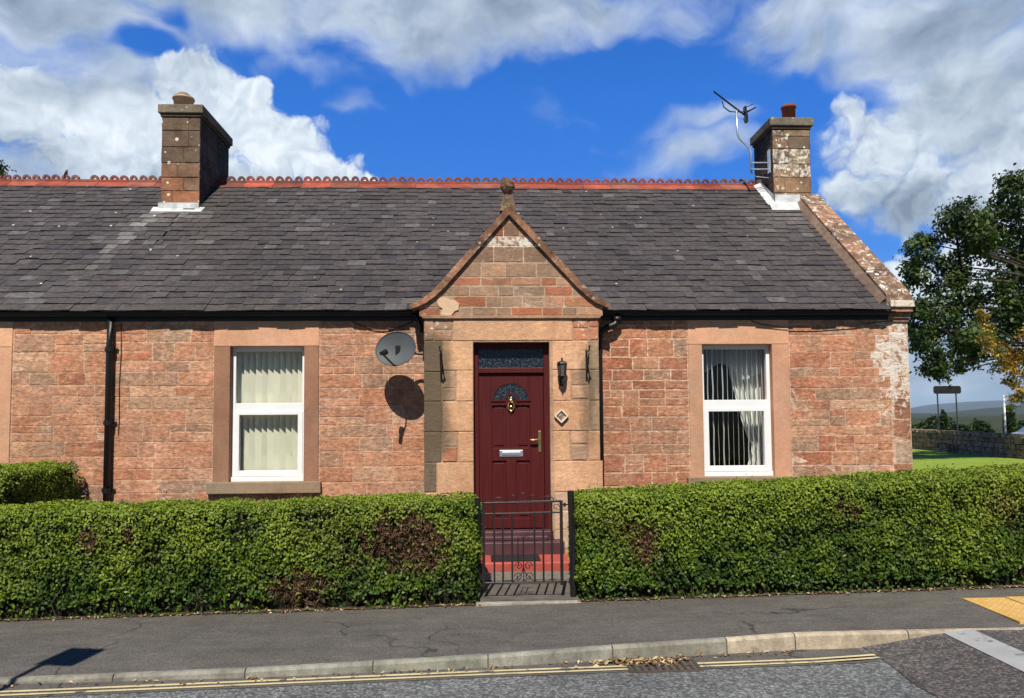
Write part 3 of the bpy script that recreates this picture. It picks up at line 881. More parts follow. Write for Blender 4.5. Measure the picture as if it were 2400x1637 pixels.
# -- door
DY = PY+.125
dm = MB()
dm.box(DX0, DX0+.065, DY, DY+.07, DZ0, DZ1); dm.box(DX1-.065, DX1, DY, DY+.07, DZ0, DZ1); dm.box(DX0+.065, DX1-.065, DY, DY+.07, DZ1-.075, DZ1)
ZF = 2.33      # head of the door leaf
dm.box(DX0+.065, DX1-.065, DY, DY+.07, ZF, ZF+.065)
dm.build('door_frame', M_DOOR, cottage, bevel=.006)
frame_o = [o for o in cottage.children if o.name.startswith('door_frame')][0]
fg = MB(); fg.box(DX0+.065, DX1-.065, DY+.03, DY+.04, ZF+.065, DZ1-.075); fg.build('fanlight_pane', M_OBSC, frame_o)
LX0, LX1, LY = DX0+.068, DX1-.068, DY+.035
LC = (LX0+LX1)/2-.005
leaf = MB()
# leaf as stiles and rails round sunk panels
xs = [LX0, LC-.235, LC-.06, LC+.06, LC+.235, LX1]
zP = [DZ0+.01, DZ0+.135, 1.24, 1.40, 1.93, ZF-.005]
leaf.box(xs[0], xs[1], LY, LY+.045, zP[0], zP[5]); leaf.box(xs[4], xs[5], LY, LY+.045, zP[0], zP[5])
leaf.box(xs[1], xs[4], LY, LY+.045, zP[0], zP[1]); leaf.box(xs[1], xs[4], LY, LY+.045, zP[2], zP[3]); leaf.box(xs[1], xs[4], LY, LY+.045, zP[4], zP[5])
leaf.box(xs[2], xs[3], LY, LY+.045, zP[1], zP[2]); leaf.box(xs[2], xs[3], LY, LY+.045, zP[3], zP[4])
door = leaf.build('door', M_DOOR, cottage, bevel=.004)
zmid = .86
for xa, xb in ((xs[1], xs[2]), (xs[3], xs[4])):
    for za, zb in ((zP[1], zP[2]-.0), (zP[3], zP[4])):
        p = MB(); p.box(xa, xb, LY+.018, LY+.03, za, zb); p.box(xa+.03, xb-.03, LY+.008, LY+.018, za+.03, zb-.03); p.build('door_panel', M_DOOR, door, bevel=.006)
# raised half round frame with dark leaded pane
zA = 2.0
def arc(r, n=20, a0=0., a1=math.pi): return [(LC+r*math.cos(a0+(a1-a0)*k/n), zA+r*.92*math.sin(a0+(a1-a0)*k/n)) for k in range(n+1)]
af = MB(); o_, i_ = arc(.245), arc(.218)
for k in range(20): af.prism([i_[k], o_[k], o_[k+1], i_[k+1]][::1], LY-.014, LY+.002)
o_, i_ = arc(.09, 10), arc(.065, 10)
for k in range(10): af.prism([i_[k], o_[k], o_[k+1], i_[k+1]], LY-.012, LY+.002)
af.prism([(LC-.25, zA-.022), (LC-.065, zA-.022), (LC-.065, zA), (LC-.25, zA)], LY-.014, LY+.002); af.prism([(LC+.065, zA-.022), (LC+.25, zA-.022), (LC+.25, zA), (LC+.065, zA)], LY-.014, LY+.002)
af.box(LC-.235, LC+.235, LY-.008, LY+.002, 1.93, 1.95)
af.build('pane_frame', M_DOOR, door)
ap = MB(); ap.prism(arc(.218), LY-.006, LY-.001); ap.build('arched_pane', M_OBSC, door)
ld = MB()
for t in (30, 60, 90, 120, 150): ld.tube([(LC+.09*math.cos(R(t)), LY-.007, zA+.083*math.sin(R(t))), (LC+.216*math.cos(R(t)), LY-.007, zA+.199*math.sin(R(t)))], .0022, 5)
a_ = arc(.16, 14); ld.tube([(x, LY-.007, z) for x, z in a_], .0022, 5)
ld.build('leading', plain('dull_lead', (.06, .065, .07), .6, .3, nscale=20), door)
lt = MB(); lt.box(LC-.145, LC+.145, LY-.008, LY+.001, 1.292, 1.372); lt.box(LC-.115, LC+.115, LY-.016, LY-.009, 1.312, 1.352); lt.build('letter_plate', M_STEEL, door, bevel=.003)
kn = MB()
kn.lathe([(.006, -.01), (.02, 0), (.026, .008), (.02, .014), (.006, .02)], (LC, LY-.022, 1.985), 12, M=Matrix.Rotation(R(90), 4, 'X'))
kn.tube([(LC+.038*math.sin(t), LY-.022-.01*math.cos(t/2), 1.915+.055*math.cos(t)) for t in [2*math.pi*k/18 for k in range(19)]], .0085, 8)
kn.lathe([(.004, -.012), (.02, -.004), (.024, .006), (.012, .016), (.003, .02)], (LC, LY-.014, 1.91), 12, M=Matrix.Rotation(R(90), 4, 'X'))
kn.tube([(LC, LY-.02, 1.99), (LC, LY-.02, 2.04)], [.008, .003], 8); kn.tube([(LC, LY-.02, 1.86), (LC, LY-.02, 1.825)], [.01, .003], 8)
kn.build('knocker', M_BRASS, door, smooth=True)
hd = MB(); hx = LX1-.052
hd.box(hx-.017, hx+.017, LY-.010, LY+.001, 1.345, 1.605)
hd.tube([(hx, LY-.008, 1.50), (hx, LY-.05, 1.50), (hx-.02, LY-.056, 1.50), (hx-.075, LY-.058, 1.495), (hx-.125, LY-.056, 1.50)], [.010, .010, .010, .014, .009], 10)
hd.build('handle', M_BRASS, door, bevel=.002)

# -- steps up to the door
st = MB(); st.box(DX0-.02, DX1+.02, 8.98, PY+.12, .30, .405); st.box(DX0+.05, DX1-.05, 8.93, 9.0, .30, .352)
step = st.build('doorstep', M_MAROON, cottage, bevel=.012)
st2 = MB(); st2.box(-.20, .98, 8.82, PY+.05, .07, .299); st2.build('maroon_tread', M_MAROON, step, bevel=.012)
st3 = MB(); st3.box(-.13, 1.20, 8.32, 8.82, .03, .155); st3.build('red_tread', M_RED, step, bevel=.014)
mt = MB(); mt.box(.10, .66, 8.38, 8.74, .157, .172)
tag(mt.build('doormat', M_RUBBER, None, bevel=.006), 'black rubber doormat lying on the red step', 'doormat')

# ======================================================= things on the wall
def vblind(x0, x1, z0, z1, y, pitch, w, ang, mat, label):
    mb = MB(); mb.box(x0, x1, y-.02, y+.02, z1, z1+.03)
    x = x0+pitch*.5
    while x < x1:
        a = R(ang+random.uniform(-5, 5)); c, s = math.cos(a)*w/2, math.sin(a)*w/2
        ph = random.uniform(-.004, .004); n = 6
        for k in range(n):
            za, zb = z0+(z1-z0)*k/n, z0+(z1-z0)*(k+1)/n
            wa, wb = .004*math.sin(3*k+x*40), .004*math.sin(3*(k+1)+x*40)
            mb.add([(x-c+wa, y-s+ph, za), (x+c+wa, y+s+ph, za), (x+c+wb, y+s+ph, zb), (x-c+wb, y-s+ph, zb)], [(0, 1, 2, 3)])
        x += pitch
    return tag(mb.build('vertical_blind', mat), label, 'blind')
vblind(-3.12, -2.235, 1.06, 2.66, 9.63, .0765, .089, 38, M_BLIND, 'pale green vertical blind closed behind the left window')
vblind(2.88, 3.75, 1.06, 2.66, 9.60, .066, .078, 64, M_BLINDW, 'white vertical blind with open slats behind the right window')
cu = MB(); n = 60; rows = 26; vs = []
for r_ in range(rows+1):
    z = 1.02+1.64*r_/rows
    t = abs(z-1.55)/1.1
    tie = 1.38
    if z > tie: f = min(1, (z-tie)/1.0); left = 3.63-(.30*f**.7)
    else: f = min(1, (tie-z)/.36); left = 3.63-.10*f
    for k in range(n+1):
        u = k/n; x = left+(3.80-left)*u
        vs.append((x, 9.80+.022*math.sin(u*52)+.012*math.sin(u*23+z*2), z))
cu.add(vs, [(r_*(n+1)+k, r_*(n+1)+k+1, (r_+1)*(n+1)+k+1, (r_+1)*(n+1)+k) for r_ in range(rows) for k in range(n)])
tag(cu.build('curtain', M_CURT, None, smooth=True), 'white curtain tied back at the right side of the right window', 'curtain')
nv = MB(); n = 80; vs = []
for r_ in range(9):
    for k in range(n+1):
        u = k/n; x = 2.87+.90*u
        low = 2.36+.12*math.exp(-((u-.33)/.16)**2)-.10*math.exp(-((u-.70)/.13)**2)-.02*math.sin(u*9)
        z = 2.67-(2.67-low)*r_/8
        vs.append((x, 9.70+.012*math.sin(u*70+r_*.2), z))
nv.add(vs, [(r_*(n+1)+k, r_*(n+1)+k+1, (r_+1)*(n+1)+k+1, (r_+1)*(n+1)+k) for r_ in range(8) for k in range(n)])
tag(nv.build('net_valance', M_NET, None, smooth=True), 'sheer net valance with a scalloped hem across the top of the right window', 'net curtain')

# satellite dish
dish = thing('satellite_dish', (-.70, 9.2, 2.6), 'grey satellite dish fixed left of the porch, throwing its shadow on the wall', 'satellite dish')
dn = Vector((-.26, -.94, .20)).normalized(); dr = dn.cross(Vector((0, 0, 1))).normalized()*-1; du = dr.cross(dn)*-1
if du.z < 0: du = -du
DC = Vector((-1.03, 8.95, 2.615)); M_DISH = plain('dish_paint', (.085, .092, .096), .6, .25, nscale=4, namt=.12)
dd = MB(); rn_, an = 9, 40
for off in (0, -.012):
    vs = [DC+dn*(off-.055)]
    for i in range(1, rn_+1):
        q_ = i/rn_
        for k in range(an):
            t = 2*math.pi*k/an
            vs.append(DC+dr*(.255*q_*math.cos(t))+du*(.215*q_*math.sin(t))+dn*(off-.055*(1-q_*q_)))
    fs = [(0, 1+k, 1+(k+1) % an) for k in range(an)]
    for i in range(rn_-1):
        for k in range(an): fs.append((1+i*an+k, 1+(i+1)*an+k, 1+(i+1)*an+(k+1) % an, 1+i*an+(k+1) % an))
    if off: fs = [f[::-1] for f in fs]
    dd.add(vs, fs)
dd.tube([DC+dr*(.255*math.cos(2*math.pi*k/an))+du*(.215*math.sin(2*math.pi*k/an)) for k in range(an+1)], .006, 6)
dd.build('reflector', M_DISH, dish, smooth=True)
foot = DC-du*.205+dr*.02
tip = DC-du*.14+dn*.30-dr*.015
fa = MB(); fa.tube([foot-dn*.02, foot+dn*.06-du*.02, tip-du*.03], .011, 8); fa.build('feed_arm', M_BLACK, dish)
ln = MB(); ax = (DC-tip).normalized(); rot = ax.to_track_quat('Z', 'Y').to_matrix().to_4x4()
ln.lathe([(.015, -.06), (.024, -.055), (.024, 0), (.034, .02), (.036, .05), (.03, .056)], tip, 14, M=rot); ln.box(-.02, .02, -.02, .02, -.07, -.03, M=Matrix.Translation(tip) @ rot)
lnb = ln.build('receiver', M_BLACK, dish)
lc = MB(); lc.lathe([(.033, .056), (.030, .066), (.02, .07), (.004, .072)], tip, 14, M=rot); lc.build('receiver_cap', M_WHITE, lnb, smooth=True)
br = MB(); br.tube([DC-dn*.06, DC-dn*.14, Vector((-.80, 9.14, 2.58)), Vector((-.70, 9.14, 2.56))], .016, 8); br.box(-.715, -.697, 9.09, 9.19, 2.48, 2.66); br.box(-.03, .03, -.05, .05, -.06, .06, M=Matrix.Translation(DC-dn*.09))
br.build('wall_bracket', M_BLACK, dish)

# tv aerial on the right chimney
aer = thing('tv_aerial', (4.84, 12.05, 5.9), 'black tv aerial on a cranked silver mast beside the right chimney', 'tv aerial')
am = MB(); AY = 12.0
am.tube([(4.545, AY, 5.85), (4.54, AY, 6.20), (4.525, AY, 6.28), (4.36, AY, 6.44), (4.325, AY, 6.52), (4.315, AY, 6.93)], .017, 8)
am.build('mast', M_GALV, aer, smooth=True)
ab = MB(); B0, B1 = Vector((3.90, AY-.12, 7.195)), Vector((4.50, AY+.12, 6.90))
ab.tube([B0, B1], .013, 6)
for k in range(14):
    p = B0.lerp(B1, k/15); s_ = .035+.02*k/14
    ab.tube([p+Vector((-.25*s_, -s_, 0)), p+Vector((.25*s_, s_, 0))], .005, 5)
ab.tube([(4.08, AY, 7.08), (4.10, AY, 6.99), (4.20, AY, 6.91), (4.315, AY, 6.90), (4.46, AY, 6.91)], .010, 6)
ab.build('boom', M_BLACK, aer)
rf = MB()
rf.box(4.475, 4.515, AY+.05, AY+.12, 6.93, 7.03); rf.box(4.49, 4.535, AY+.05, AY+.12, 6.76, 6.90)
for z_, dx in ((7.03, .10), (6.96, .12), (6.78, -.08)):
    rf.tube([(4.49, AY+.08, z_-.02), (4.50+dx, AY-.02, z_+.005)], .006, 5)
rf.tube([(4.46, AY+.1, 6.90), (4.63, AY-.05, 6.965)], .012, 6)
rf.build('reflector', M_BLACK, aer)
ak = MB(); ak.box(4.53, 4.86, AY-.012, AY+.012, 6.03, 6.045); ak.box(4.53, 4.86, AY-.012, AY+.012, 5.92, 5.935); ak.box(4.838, 4.86, AY-.04, AY+.04, 5.86, 6.25); ak.tube([(4.545, AY, 5.86), (4.62, AY, 5.80), (4.84, AY, 5.78)], .006, 6)
ak.build('chimney_bracket', M_GALV, aer)

# lantern
lan = thing('wall_lantern', (.985, PY, 2.3), 'small black wall lantern to the right of the maroon door', 'lantern')
LYc = PY-.115
lb = MB()
lb.lathe([(.004, .205), (.012, .195), (.016, .185), (.008, .175), (.018, .165), (.05, .15), (.062, .128), (.062, .120), (.05, .118)], (.985, LYc, 2.295), 6)
for k in range(6):
    t = math.pi/3*k
    lb.tube([(.985+.058*math.cos(t), LYc+.058*math.sin(t), 2.418), (.985+.044*math.cos(t), LYc+.044*math.sin(t), 2.285)], .005, 5)
lb.lathe([(.046, 0), (.05, -.008), (.036, -.02), (.016, -.04), (.010, -.06), (.012, -.075), (.004, -.09)], (.985, LYc, 2.285), 6)
lb.build('lantern_body', M_IRON, lan)
lgm, lgt, lgo = newmat('smoked_lantern_glass'); N(lgt).bsdf(lgo, (.10, .095, .085), .12, .5)
lg = MB(); lg.lathe([(.040, 0), (.053, .13)], (.985, LYc, 2.286), 6); lg.build('lantern_glass', lgm, lan)
lk = MB(); lk.box(.965, 1.005, PY-.014, PY-.001, 2.16, 2.36); lk.tube([(.985, PY-.01, 2.2), (.985, PY-.05, 2.18), (.985, LYc, 2.20)], .008, 8); lk.tube([(.985, PY-.01, 2.33), (.985, PY-.06, 2.36), (.985, LYc+.05, 2.34)], .006, 6)
lk.build('wall_bracket', M_IRON, lan)

# scrolled hanging basket brackets on both sides of the door
def basket_bracket(x, label):
    t = thing('hanging_bracket', (x, PY, 2.5), label, 'bracket', 'hanging basket brackets on the porch')
    b = MB(); b.box(x-.011, x+.011, PY-.010, PY-.001, 2.23, 2.60)
    b.tube([(x, PY-.005, 2.555), (x, PY-.26, 2.575)], .008, 6); b.tube([(x, PY-.26, 2.575), (x, PY-.285, 2.60), (x, PY-.27, 2.622)], .007, 6)
    pts = []
    for k in range(26):
        a = k/25*math.pi*1.0; pts.append((x, PY-.008-.20*math.sin(a*.5)**1.4, 2.25+.29*k/25+.02*math.sin(a*2)))
    b.tube(pts, .007, 6)
    b.tube([(x, PY-.10+.035*math.cos(k*.5)*(1-k/22), 2.49+.035*math.sin(k*.5)*(1-k/22)) for k in range(20)], .005, 5)
    b.build('scroll_arm', M_IRON, t)
    c = MB(); c.lathe([(.003, -.014), (.013, -.006), (.014, .004), (.008, .012), (.002, .016)], (x, PY-.285, 2.615), 10); c.build('ball_tip', M_IRON, t)
basket_bracket(-.487, 'black scrolled iron basket bracket on the porch left of the door')
basket_bracket(1.30, 'black scrolled iron basket bracket on the porch near its right corner')

# diamond plaque
pq = thing('wall_plaque', (.98, PY, 1.787), 'small diamond shaped cream edged plaque below the lantern', 'plaque')
s = .062
rotp = Matrix.Translation((.98, PY, 1.787)) @ Matrix.Rotation(R(45), 4, 'Y')
M_CREAM = plain('cream_glaze', (.72, .62, .47), .35, .4, namt=.1)
f = MB()
for a in ((-s, s, -s, -s+.016), (-s, s, s-.016, s), (-s, -s+.016, -s+.016, s-.016), (s-.016, s, -s+.016, s-.016)):
    f.box(a[0], a[1], -.042, -.001, a[2], a[3], M=rotp)
f.build('plaque_rim', M_CREAM, pq, bevel=.003)
f = MB(); i = s-.016
q4 = [rotp @ Vector(p) for p in ((-i, -.020, -i), (i, -.020, -i), (i, -.020, i), (-i, -.020, i), (.0, -.040, .0))]
for k, c in enumerate(((.30, .17, .14), (.50, .42, .34), (.16, .13, .11), (.26, .21, .17))):
    f.add([q4[k], q4[(k+1) % 4], q4[4]], [(0, 1, 2)], c)
f.build('plaque_face', plain('plaque_glaze', (1, 1, 1), .3, .5, nscale=60, namt=.35, use_attr=True), pq)

# loose cables under the eaves
def cable(pts, label, r=.006):
    c = MB(); c.tube(pts, r, 6); tag(c.build('cable', M_BLACK, None, smooth=True), label, 'cable')
cable([(-1.62, 9.37, 3.02)]+[(-1.62+.75*k/12, 9.375, 3.0-.10*math.sin(math.pi*k/12)) for k in range(13)]+[(-.86, 9.37, 3.02)], 'thin black cable looping under the eaves above the satellite dish')
cable([(3.50, 9.375, 3.02)]+[(3.5+1.85*k/14, 9.36, 3.0-.09*math.sin(math.pi*(k/14)**.7)) for k in range(15)], 'thin black cable sagging under the eaves above the right window')
cable([(-4.49, 9.385, 3.0), (-4.485, 9.385, 2.6), (-4.50, 9.385, 2.2), (-4.492, 9.385, 1.8), (-4.50, 9.385, 1.6)], 'thin dark cable hanging down the wall beside the black drainpipe', .004)

# bird on the ridge
bd = MB(); BX, BZ = -6.89, roof_z(RY)+.10
bd.lathe([(.004, -.06), (.015, -.045), (.024, -.01), (.027, .02), (.022, .045), (.018, .06), (.016, .072), (.008, .085), (.002, .10)], (BX, RY, BZ+.05), 10, M=Matrix.Rotation(R(14), 4, 'Y'))
bd.tube([(BX-.012, RY, BZ+.0), (BX-.03, RY+.01, BZ-.055)], [.012, .006], 6); bd.tube([(BX, RY, BZ), (BX, RY, BZ-.045)], .003, 5)
tag(bd.build('bird', plain('dark_feathers', (.014, .013, .016), .6, .3), None, smooth=True), 'small dark bird perched upright on the red ridge tiles', 'bird')

# =================================================================== GROUND
SL = .015
def sstep(a, b, x):
    t = min(1, max(0, (x-a)/(b-a))); return t*t*(3-2*t)
def pave_z(x): return SL*max(-12, min(12, x))
def road_z(x): return -.104+.137*sstep(2.75, 3.95, x)+SL*max(0, min(12, x)-4.2)
KP = [(-40, 5.2), (-8, 5.40), (-3.33, 5.45), (-1.65, 5.47), (.08, 5.59), (.98, 5.70), (1.92, 5.79), (2.51, 5.86), (3.37, 5.82), (4.2, 5.77), (9, 5.70), (40, 5.6)]
def interp(P_, x):
    for (a, b), (c, d) in zip(P_, P_[1:]):
        if x <= c: return b+(d-b)*(x-a)/(c-a)
    return P_[-1][1]
kerb_y = lambda x: interp(KP, x)
def kerb_top(x): return pave_z(x)-.0*sstep(2.4, 3.4, x)
XS = [-40, -25, -12]+[-10+.5*i for i in range(25)]+[2.25+.1*i for i in range(21)]+[4.5, 5, 6, 8, 10, 14, 25, 40]
def strip(name, fa, fb, zf, mat, xs=XS, kind='structure'):
    m = MB()
    for a, b in zip(xs, xs[1:]):
        m.add([(a, fa(a), zf(a)), (b, fa(b), zf(b)), (b, fb(b), zf(b)), (a, fb(a), zf(a))], [(0, 1, 2, 3)])
    return tag(m.build(name, mat), kind=kind)
strip('road', lambda x: -7., lambda x: kerb_y(x)+.02, road_z, M_ROAD)
Y1 = [(-40, 4.9), (-8, 5.13), (-3.36, 5.26), (.08, 5.475), (2.0, 5.56), (3.0, 5.61)]
xs_m = [x for x in XS if x <= 3.0]
strip('road_margin', lambda x: interp(Y1, x)-.10, lambda x: kerb_y(x)+.01, lambda x: road_z(x)+.004, M_PAVE, xs_m)
dk = MB()
dxs = [3.0]+[3.05+.1*i for i in range(13)]+[4.5, 5, 6, 8, 10, 25]
for a, b in zip(dxs, dxs[1:]):
    dk.add([(a, -7, road_z(a)+.004), (b, -7, road_z(b)+.004), (b, kerb_y(b)+.01, road_z(b)+.004), (a, kerb_y(a)+.01, road_z(a)+.004)], [(0, 1, 2, 3)])
edge = [(3.0, 5.61), (2.97, 5.3), (2.93, 5.0), (2.95, 4.6), (2.86, 4.2), (2.9, 3.6), (2.8, 3.0), (3.0, 3.0)]
dk.add([(x, y, road_z(3)+.004-(.022 if x < 2.99 else 0)*0) for x, y in edge], [tuple(range(len(edge)-1, -1, -1))])
dk.v = [(x, y, road_z(x)+.006) for x, y, z in dk.v]
tag(dk.build('road_patch', M_ROADD), kind='structure')
def line(name, xs, off, w, mat, gap=None):
    m = MB()
    for a, b in zip(xs, xs[1:]):
        if gap and a >= gap[0] and b <= gap[1]: continue
        m.add([(a, interp(Y1, a)+off, road_z(a)+.009), (b, interp(Y1, b)+off, road_z(b)+.009), (b, interp(Y1, b)+off+w, road_z(b)+.009), (a, interp(Y1, a)+off+w, road_z(a)+.009)], [(0, 1, 2, 3)])
    tag(m.build(name, mat), kind='structure')
xl = [-12+.5*i for i in range(26)]+[1.06, 1.60, 2.0, 2.5, 2.99]
line('yellow_line', xl, 0, .034, M_YEL, (1.05, 1.61)); line('yellow_line', xl, -.066, .030, M_YEL, (1.05, 1.61))
wl = MB(); wpts = [(3.64, 5.80), (3.625, 5.35), (3.61, 4.9), (3.58, 4.0), (3.55, 3.0), (3.5, 1.2)]
wfine = []
for (a, b), (c, d) in zip(wpts, wpts[1:]):
    for q_ in range(6): wfine.append((a+(c-a)*q_/6, b+(d-b)*q_/6))
for (a, b), (c, d) in zip(wfine, wfine[1:]):
    for u in (0, .08, .16):
        wl.add([(a+u, b, road_z(a+u)+.012), (c+u, d, road_z(c+u)+.012), (c+u+.08, d, road_z(c+u+.08)+.012), (a+u+.08, b, road_z(a+u+.08)+.012)], [(0, 1, 2, 3)])
tag(wl.build('white_line', M_WLINE), kind='structure')
pm = MB()
for a, b in zip(XS, XS[1:]):
    pm.add([(a, kerb_y(a)+.03, pave_z(a)-.020), (b, kerb_y(b)+.03, pave_z(b)-.020), (b, 6.3, pave_z(b)-.006), (a, 6.3, pave_z(a)-.006), (b, 7.3, pave_z(b)), (a, 7.3, pave_z(a))], [(0, 1, 2, 3), (3, 2, 4, 5)])
tag(pm.build('pavement', M_PAVE), kind='structure')
# kerb stones
kb = MB(); joints = [-12, -11.1, -10.2, -9.3, -8.3, -7.4, -6.45, -5.5, -4.5, -3.55, -2.62, -1.70, -.80, .04, .99, 1.90, 2.47, 3.37, 4.28, 5.2, 6.1, 7.0, 8.0, 9.0, 10.0]
for a, b in zip(joints, joints[1:]):
    c = jc((.255, .24, .195), .14) if b < 2.3 else jc((.42, .35, .25), .06)
    n = 3; g_ = .005
    for i in range(n):
        x0 = a+g_+(b-a-2*g_)*i/n; x1 = a+g_+(b-a-2*g_)*(i+1)/n
        v = []
        for x in (x0, x1):
            y = kerb_y(x); zt = pave_z(x)-.018
            v += [(x, y-.012, road_z(x)-.1), (x, y, zt-.02), (x, y+.016, zt), (x, y+.055, zt), (x, y+.055, zt-.2)]
        kb.add(v, [(0, 5, 6, 1), (1, 6, 7, 2), (2, 7, 8, 3), (3, 8, 9, 4)]+([(0, 1, 2, 3, 4)] if i == 0 else [])+([(9, 8, 7, 6, 5)] if i == n-1 else []), c)
    kb.add([(b-g_, kerb_y(b)-.004, road_z(b)-.05), (b+g_, kerb_y(b)-.004, road_z(b)-.05), (b+g_, kerb_y(b)+.004, pave_z(b)-.026), (b-g_, kerb_y(b)+.004, pave_z(b)-.026)], [(0, 1, 2, 3)], (.09, .08, .06))
    kb.add([(b-g_, kerb_y(b)+.004, pave_z(b)-.024), (b+g_, kerb_y(b)+.004, pave_z(b)-.024), (b+g_, kerb_y(b)+.055, pave_z(b)-.024), (b-g_, kerb_y(b)+.055, pave_z(b)-.024)], [(0, 1, 2, 3)], (.09, .08, .06))
tag(kb.build('kerb', M_CONC), kind='structure')
# tactile slabs
tp = MB()
for i in range(4):
    for j in range(2):
        xa, ya = 4.34+.405*i, 5.90+.405*j; zt = pave_z(xa)+.004
        sh = lambda x, y: x+(y-5.90)*.07-.0*y
        c4 = [(xa, ya), (xa+.40, ya), (xa+.40, ya+.40), (xa, ya+.40)]
        tp.add([(sh(x, y), y, zt) for x, y in c4]+[(sh(x, y), y, zt-.03) for x, y in c4], [(0, 1, 2, 3), (0, 4, 5, 1), (1, 5, 6, 2), (2, 6, 7, 3), (3, 7, 4, 0)])
        for a in range(6):
            for b in range(6):
                x, y = xa+.035+a*.066, ya+.035+b*.066
                tp.lathe([(.014, 0), (.011, .005)], (sh(x, y), y, zt), 6)
tag(tp.build('tactile_paving', M_TACT), 'yellow tactile paving slabs at the dropped kerb', 'tactile paving')

# gully grate choked with leaves
gr = thing('drain_grate', (1.33, 5.52, -.10), 'rusty drain grate half buried in dead leaves beside the kerb', 'drain')
g1 = MB(); z_ = -.107
for a in ((1.06, 1.60, 5.40, 5.425), (1.06, 1.60, 5.635, 5.66), (1.06, 1.085, 5.425, 5.635), (1.575, 1.60, 5.425, 5.635)): g1.box(a[0], a[1], a[2], a[3], z_-.05, z_+.012, (.085, .068, .05))
g1.build('frame', M_CONC, gr)
M_RUST = plain('rusty_iron', (.055, .035, .025), .85, .2, nscale=20, namt=.5, bump=.4)
g2 = MB()
for k in range(9): x = 1.10+k*.053; g2.box(x, x+.022, 5.425, 5.635, z_-.03, z_+.010)
g2.build('bars', M_RUST, gr)
g3 = MB(); g3.box(1.085, 1.575, 5.425, 5.635, z_-.06, z_-.025); g3.build('pit', plain('wet_silt', (.022, .014, .010), .8, .3), gr)

def litter(name, n, pos, size, label=None):
    P_ = np.array([pos() for _ in range(n)])
    nr = np.tile(np.array([0, 0, 1.]), (n, 1))
    q_ = leaf_quads(P_, nr, size, size*.55, .35)
    cs = np.array([random.choice([(.42, .30, .15), (.30, .19, .09), (.20, .12, .06), (.50, .40, .24), (.16, .10, .05)]) for _ in range(n)])
    cs *= rng.uniform(.7, 1.15, (n, 1))
    return tag(quads_np(name, q_, cs, M_LITTER), kind='stuff')
def p_drain():
    x = random.triangular(.80, 1.60, 1.12); y = random.triangular(5.50, kerb_y(x)-.02, 5.64); return (x, y, -.100+random.uniform(0, .022))
litter('leaf_litter', 260, p_drain, .042)
def p_gut():
    x = random.uniform(-4, 2.4); return (x, kerb_y(x)-abs(random.gauss(0, .05))-.02, road_z(x)+.012+random.uniform(0, .006))
litter('leaf_litter', 150, p_gut, .035)
def p_hedge():
    x = random.choice((random.uniform(-6, 0), random.uniform(.9, 6)))
    return (x, 7.06-abs(random.gauss(0, .035)), pave_z(x)+.008+random.uniform(0, .012))
litter('leaf_litter', 900, p_hedge, .03)

# soil strip, garden, lawn, far land
def sheet(name, pts, mat, kind='structure'):
    m = MB(); m.add(pts, [tuple(range(len(pts)))]); return tag(m.build(name, mat), kind=kind)
M_SOIL = plain('soil', (.075, .055, .035), .95, .1, nscale=12, namt=.4, bump=.6)
strip('soil_strip', lambda x: 7.045+.02*math.sin(x*7), lambda x: 7.9, lambda x: pave_z(x)+.006, M_SOIL)
M_GRAVEL = plain('garden_path', (.16, .145, .12), .9, .2, nscale=20, namt=.3, bump=.5)
tag(MB().box(-30, 8.5, 7.9, 9.3, -.3, .055).build('garden_ground', M_GRAVEL), kind='structure')
tag(MB().box(-.02, .92, 7.10, 8.32, -.1, .035).build('garden_path', M_PATH), kind='structure')
th = MB(); th.box(-.06, .93, 7.02, 7.10, -.05, .022, (.34, .31, .26)); tag(th.build('threshold_slab', M_CONC, None, bevel=.006), kind='structure')

def grass_mat(name, a, b, sc):
    m, nt, out = newmat(name); k = N(nt); co = k.coord()
    f = k.math('ADD', k.math('MULTIPLY', k.noise(co, sc, 6, .7), .6), k.math('MULTIPLY', k.noise(co, sc*9, 4, .7), .4))
    c = k.mix(k.rng(f, .36, .64, 0, 1), (*a, 1), (*b, 1))
    k.bsdf(out, c, .9, .1, 0, k.bump(k.noise(co, 30, 4), .6, .05)); return m
M_LAWN = grass_mat('mown_grass', (.17, .24, .028), (.27, .36, .05), .8)
M_FIELD = grass_mat('field_grass', (.032, .042, .014), (.055, .060, .024), .03)
M_HILL1 = grass_mat('moor_near', (.030, .040, .018), (.050, .055, .028), .008)
M_HILL2 = grass_mat('moor_far', (.035, .05, .025), (.06, .07, .04), .0012)
lw = MB()
for i in range(12):
    x0, x1 = 5.6+4*i, 9.6+4*i
    lw.add([(x0, 7.9, .075), (x1, 7.9, .075), (x1, 60, .10), (x0, 60, .10)], [(0, 1, 2, 3)])
tag(lw.build('lawn', M_LAWN), kind='structure')
gm = MB(); gm.add([(-9000, -300, -.45), (9000, -300, -.45), (9000, 9000, -.45), (-9000, 9000, -.45)], [(0, 1, 2, 3)])
tag(gm.build('ground', M_FIELD), kind='structure')
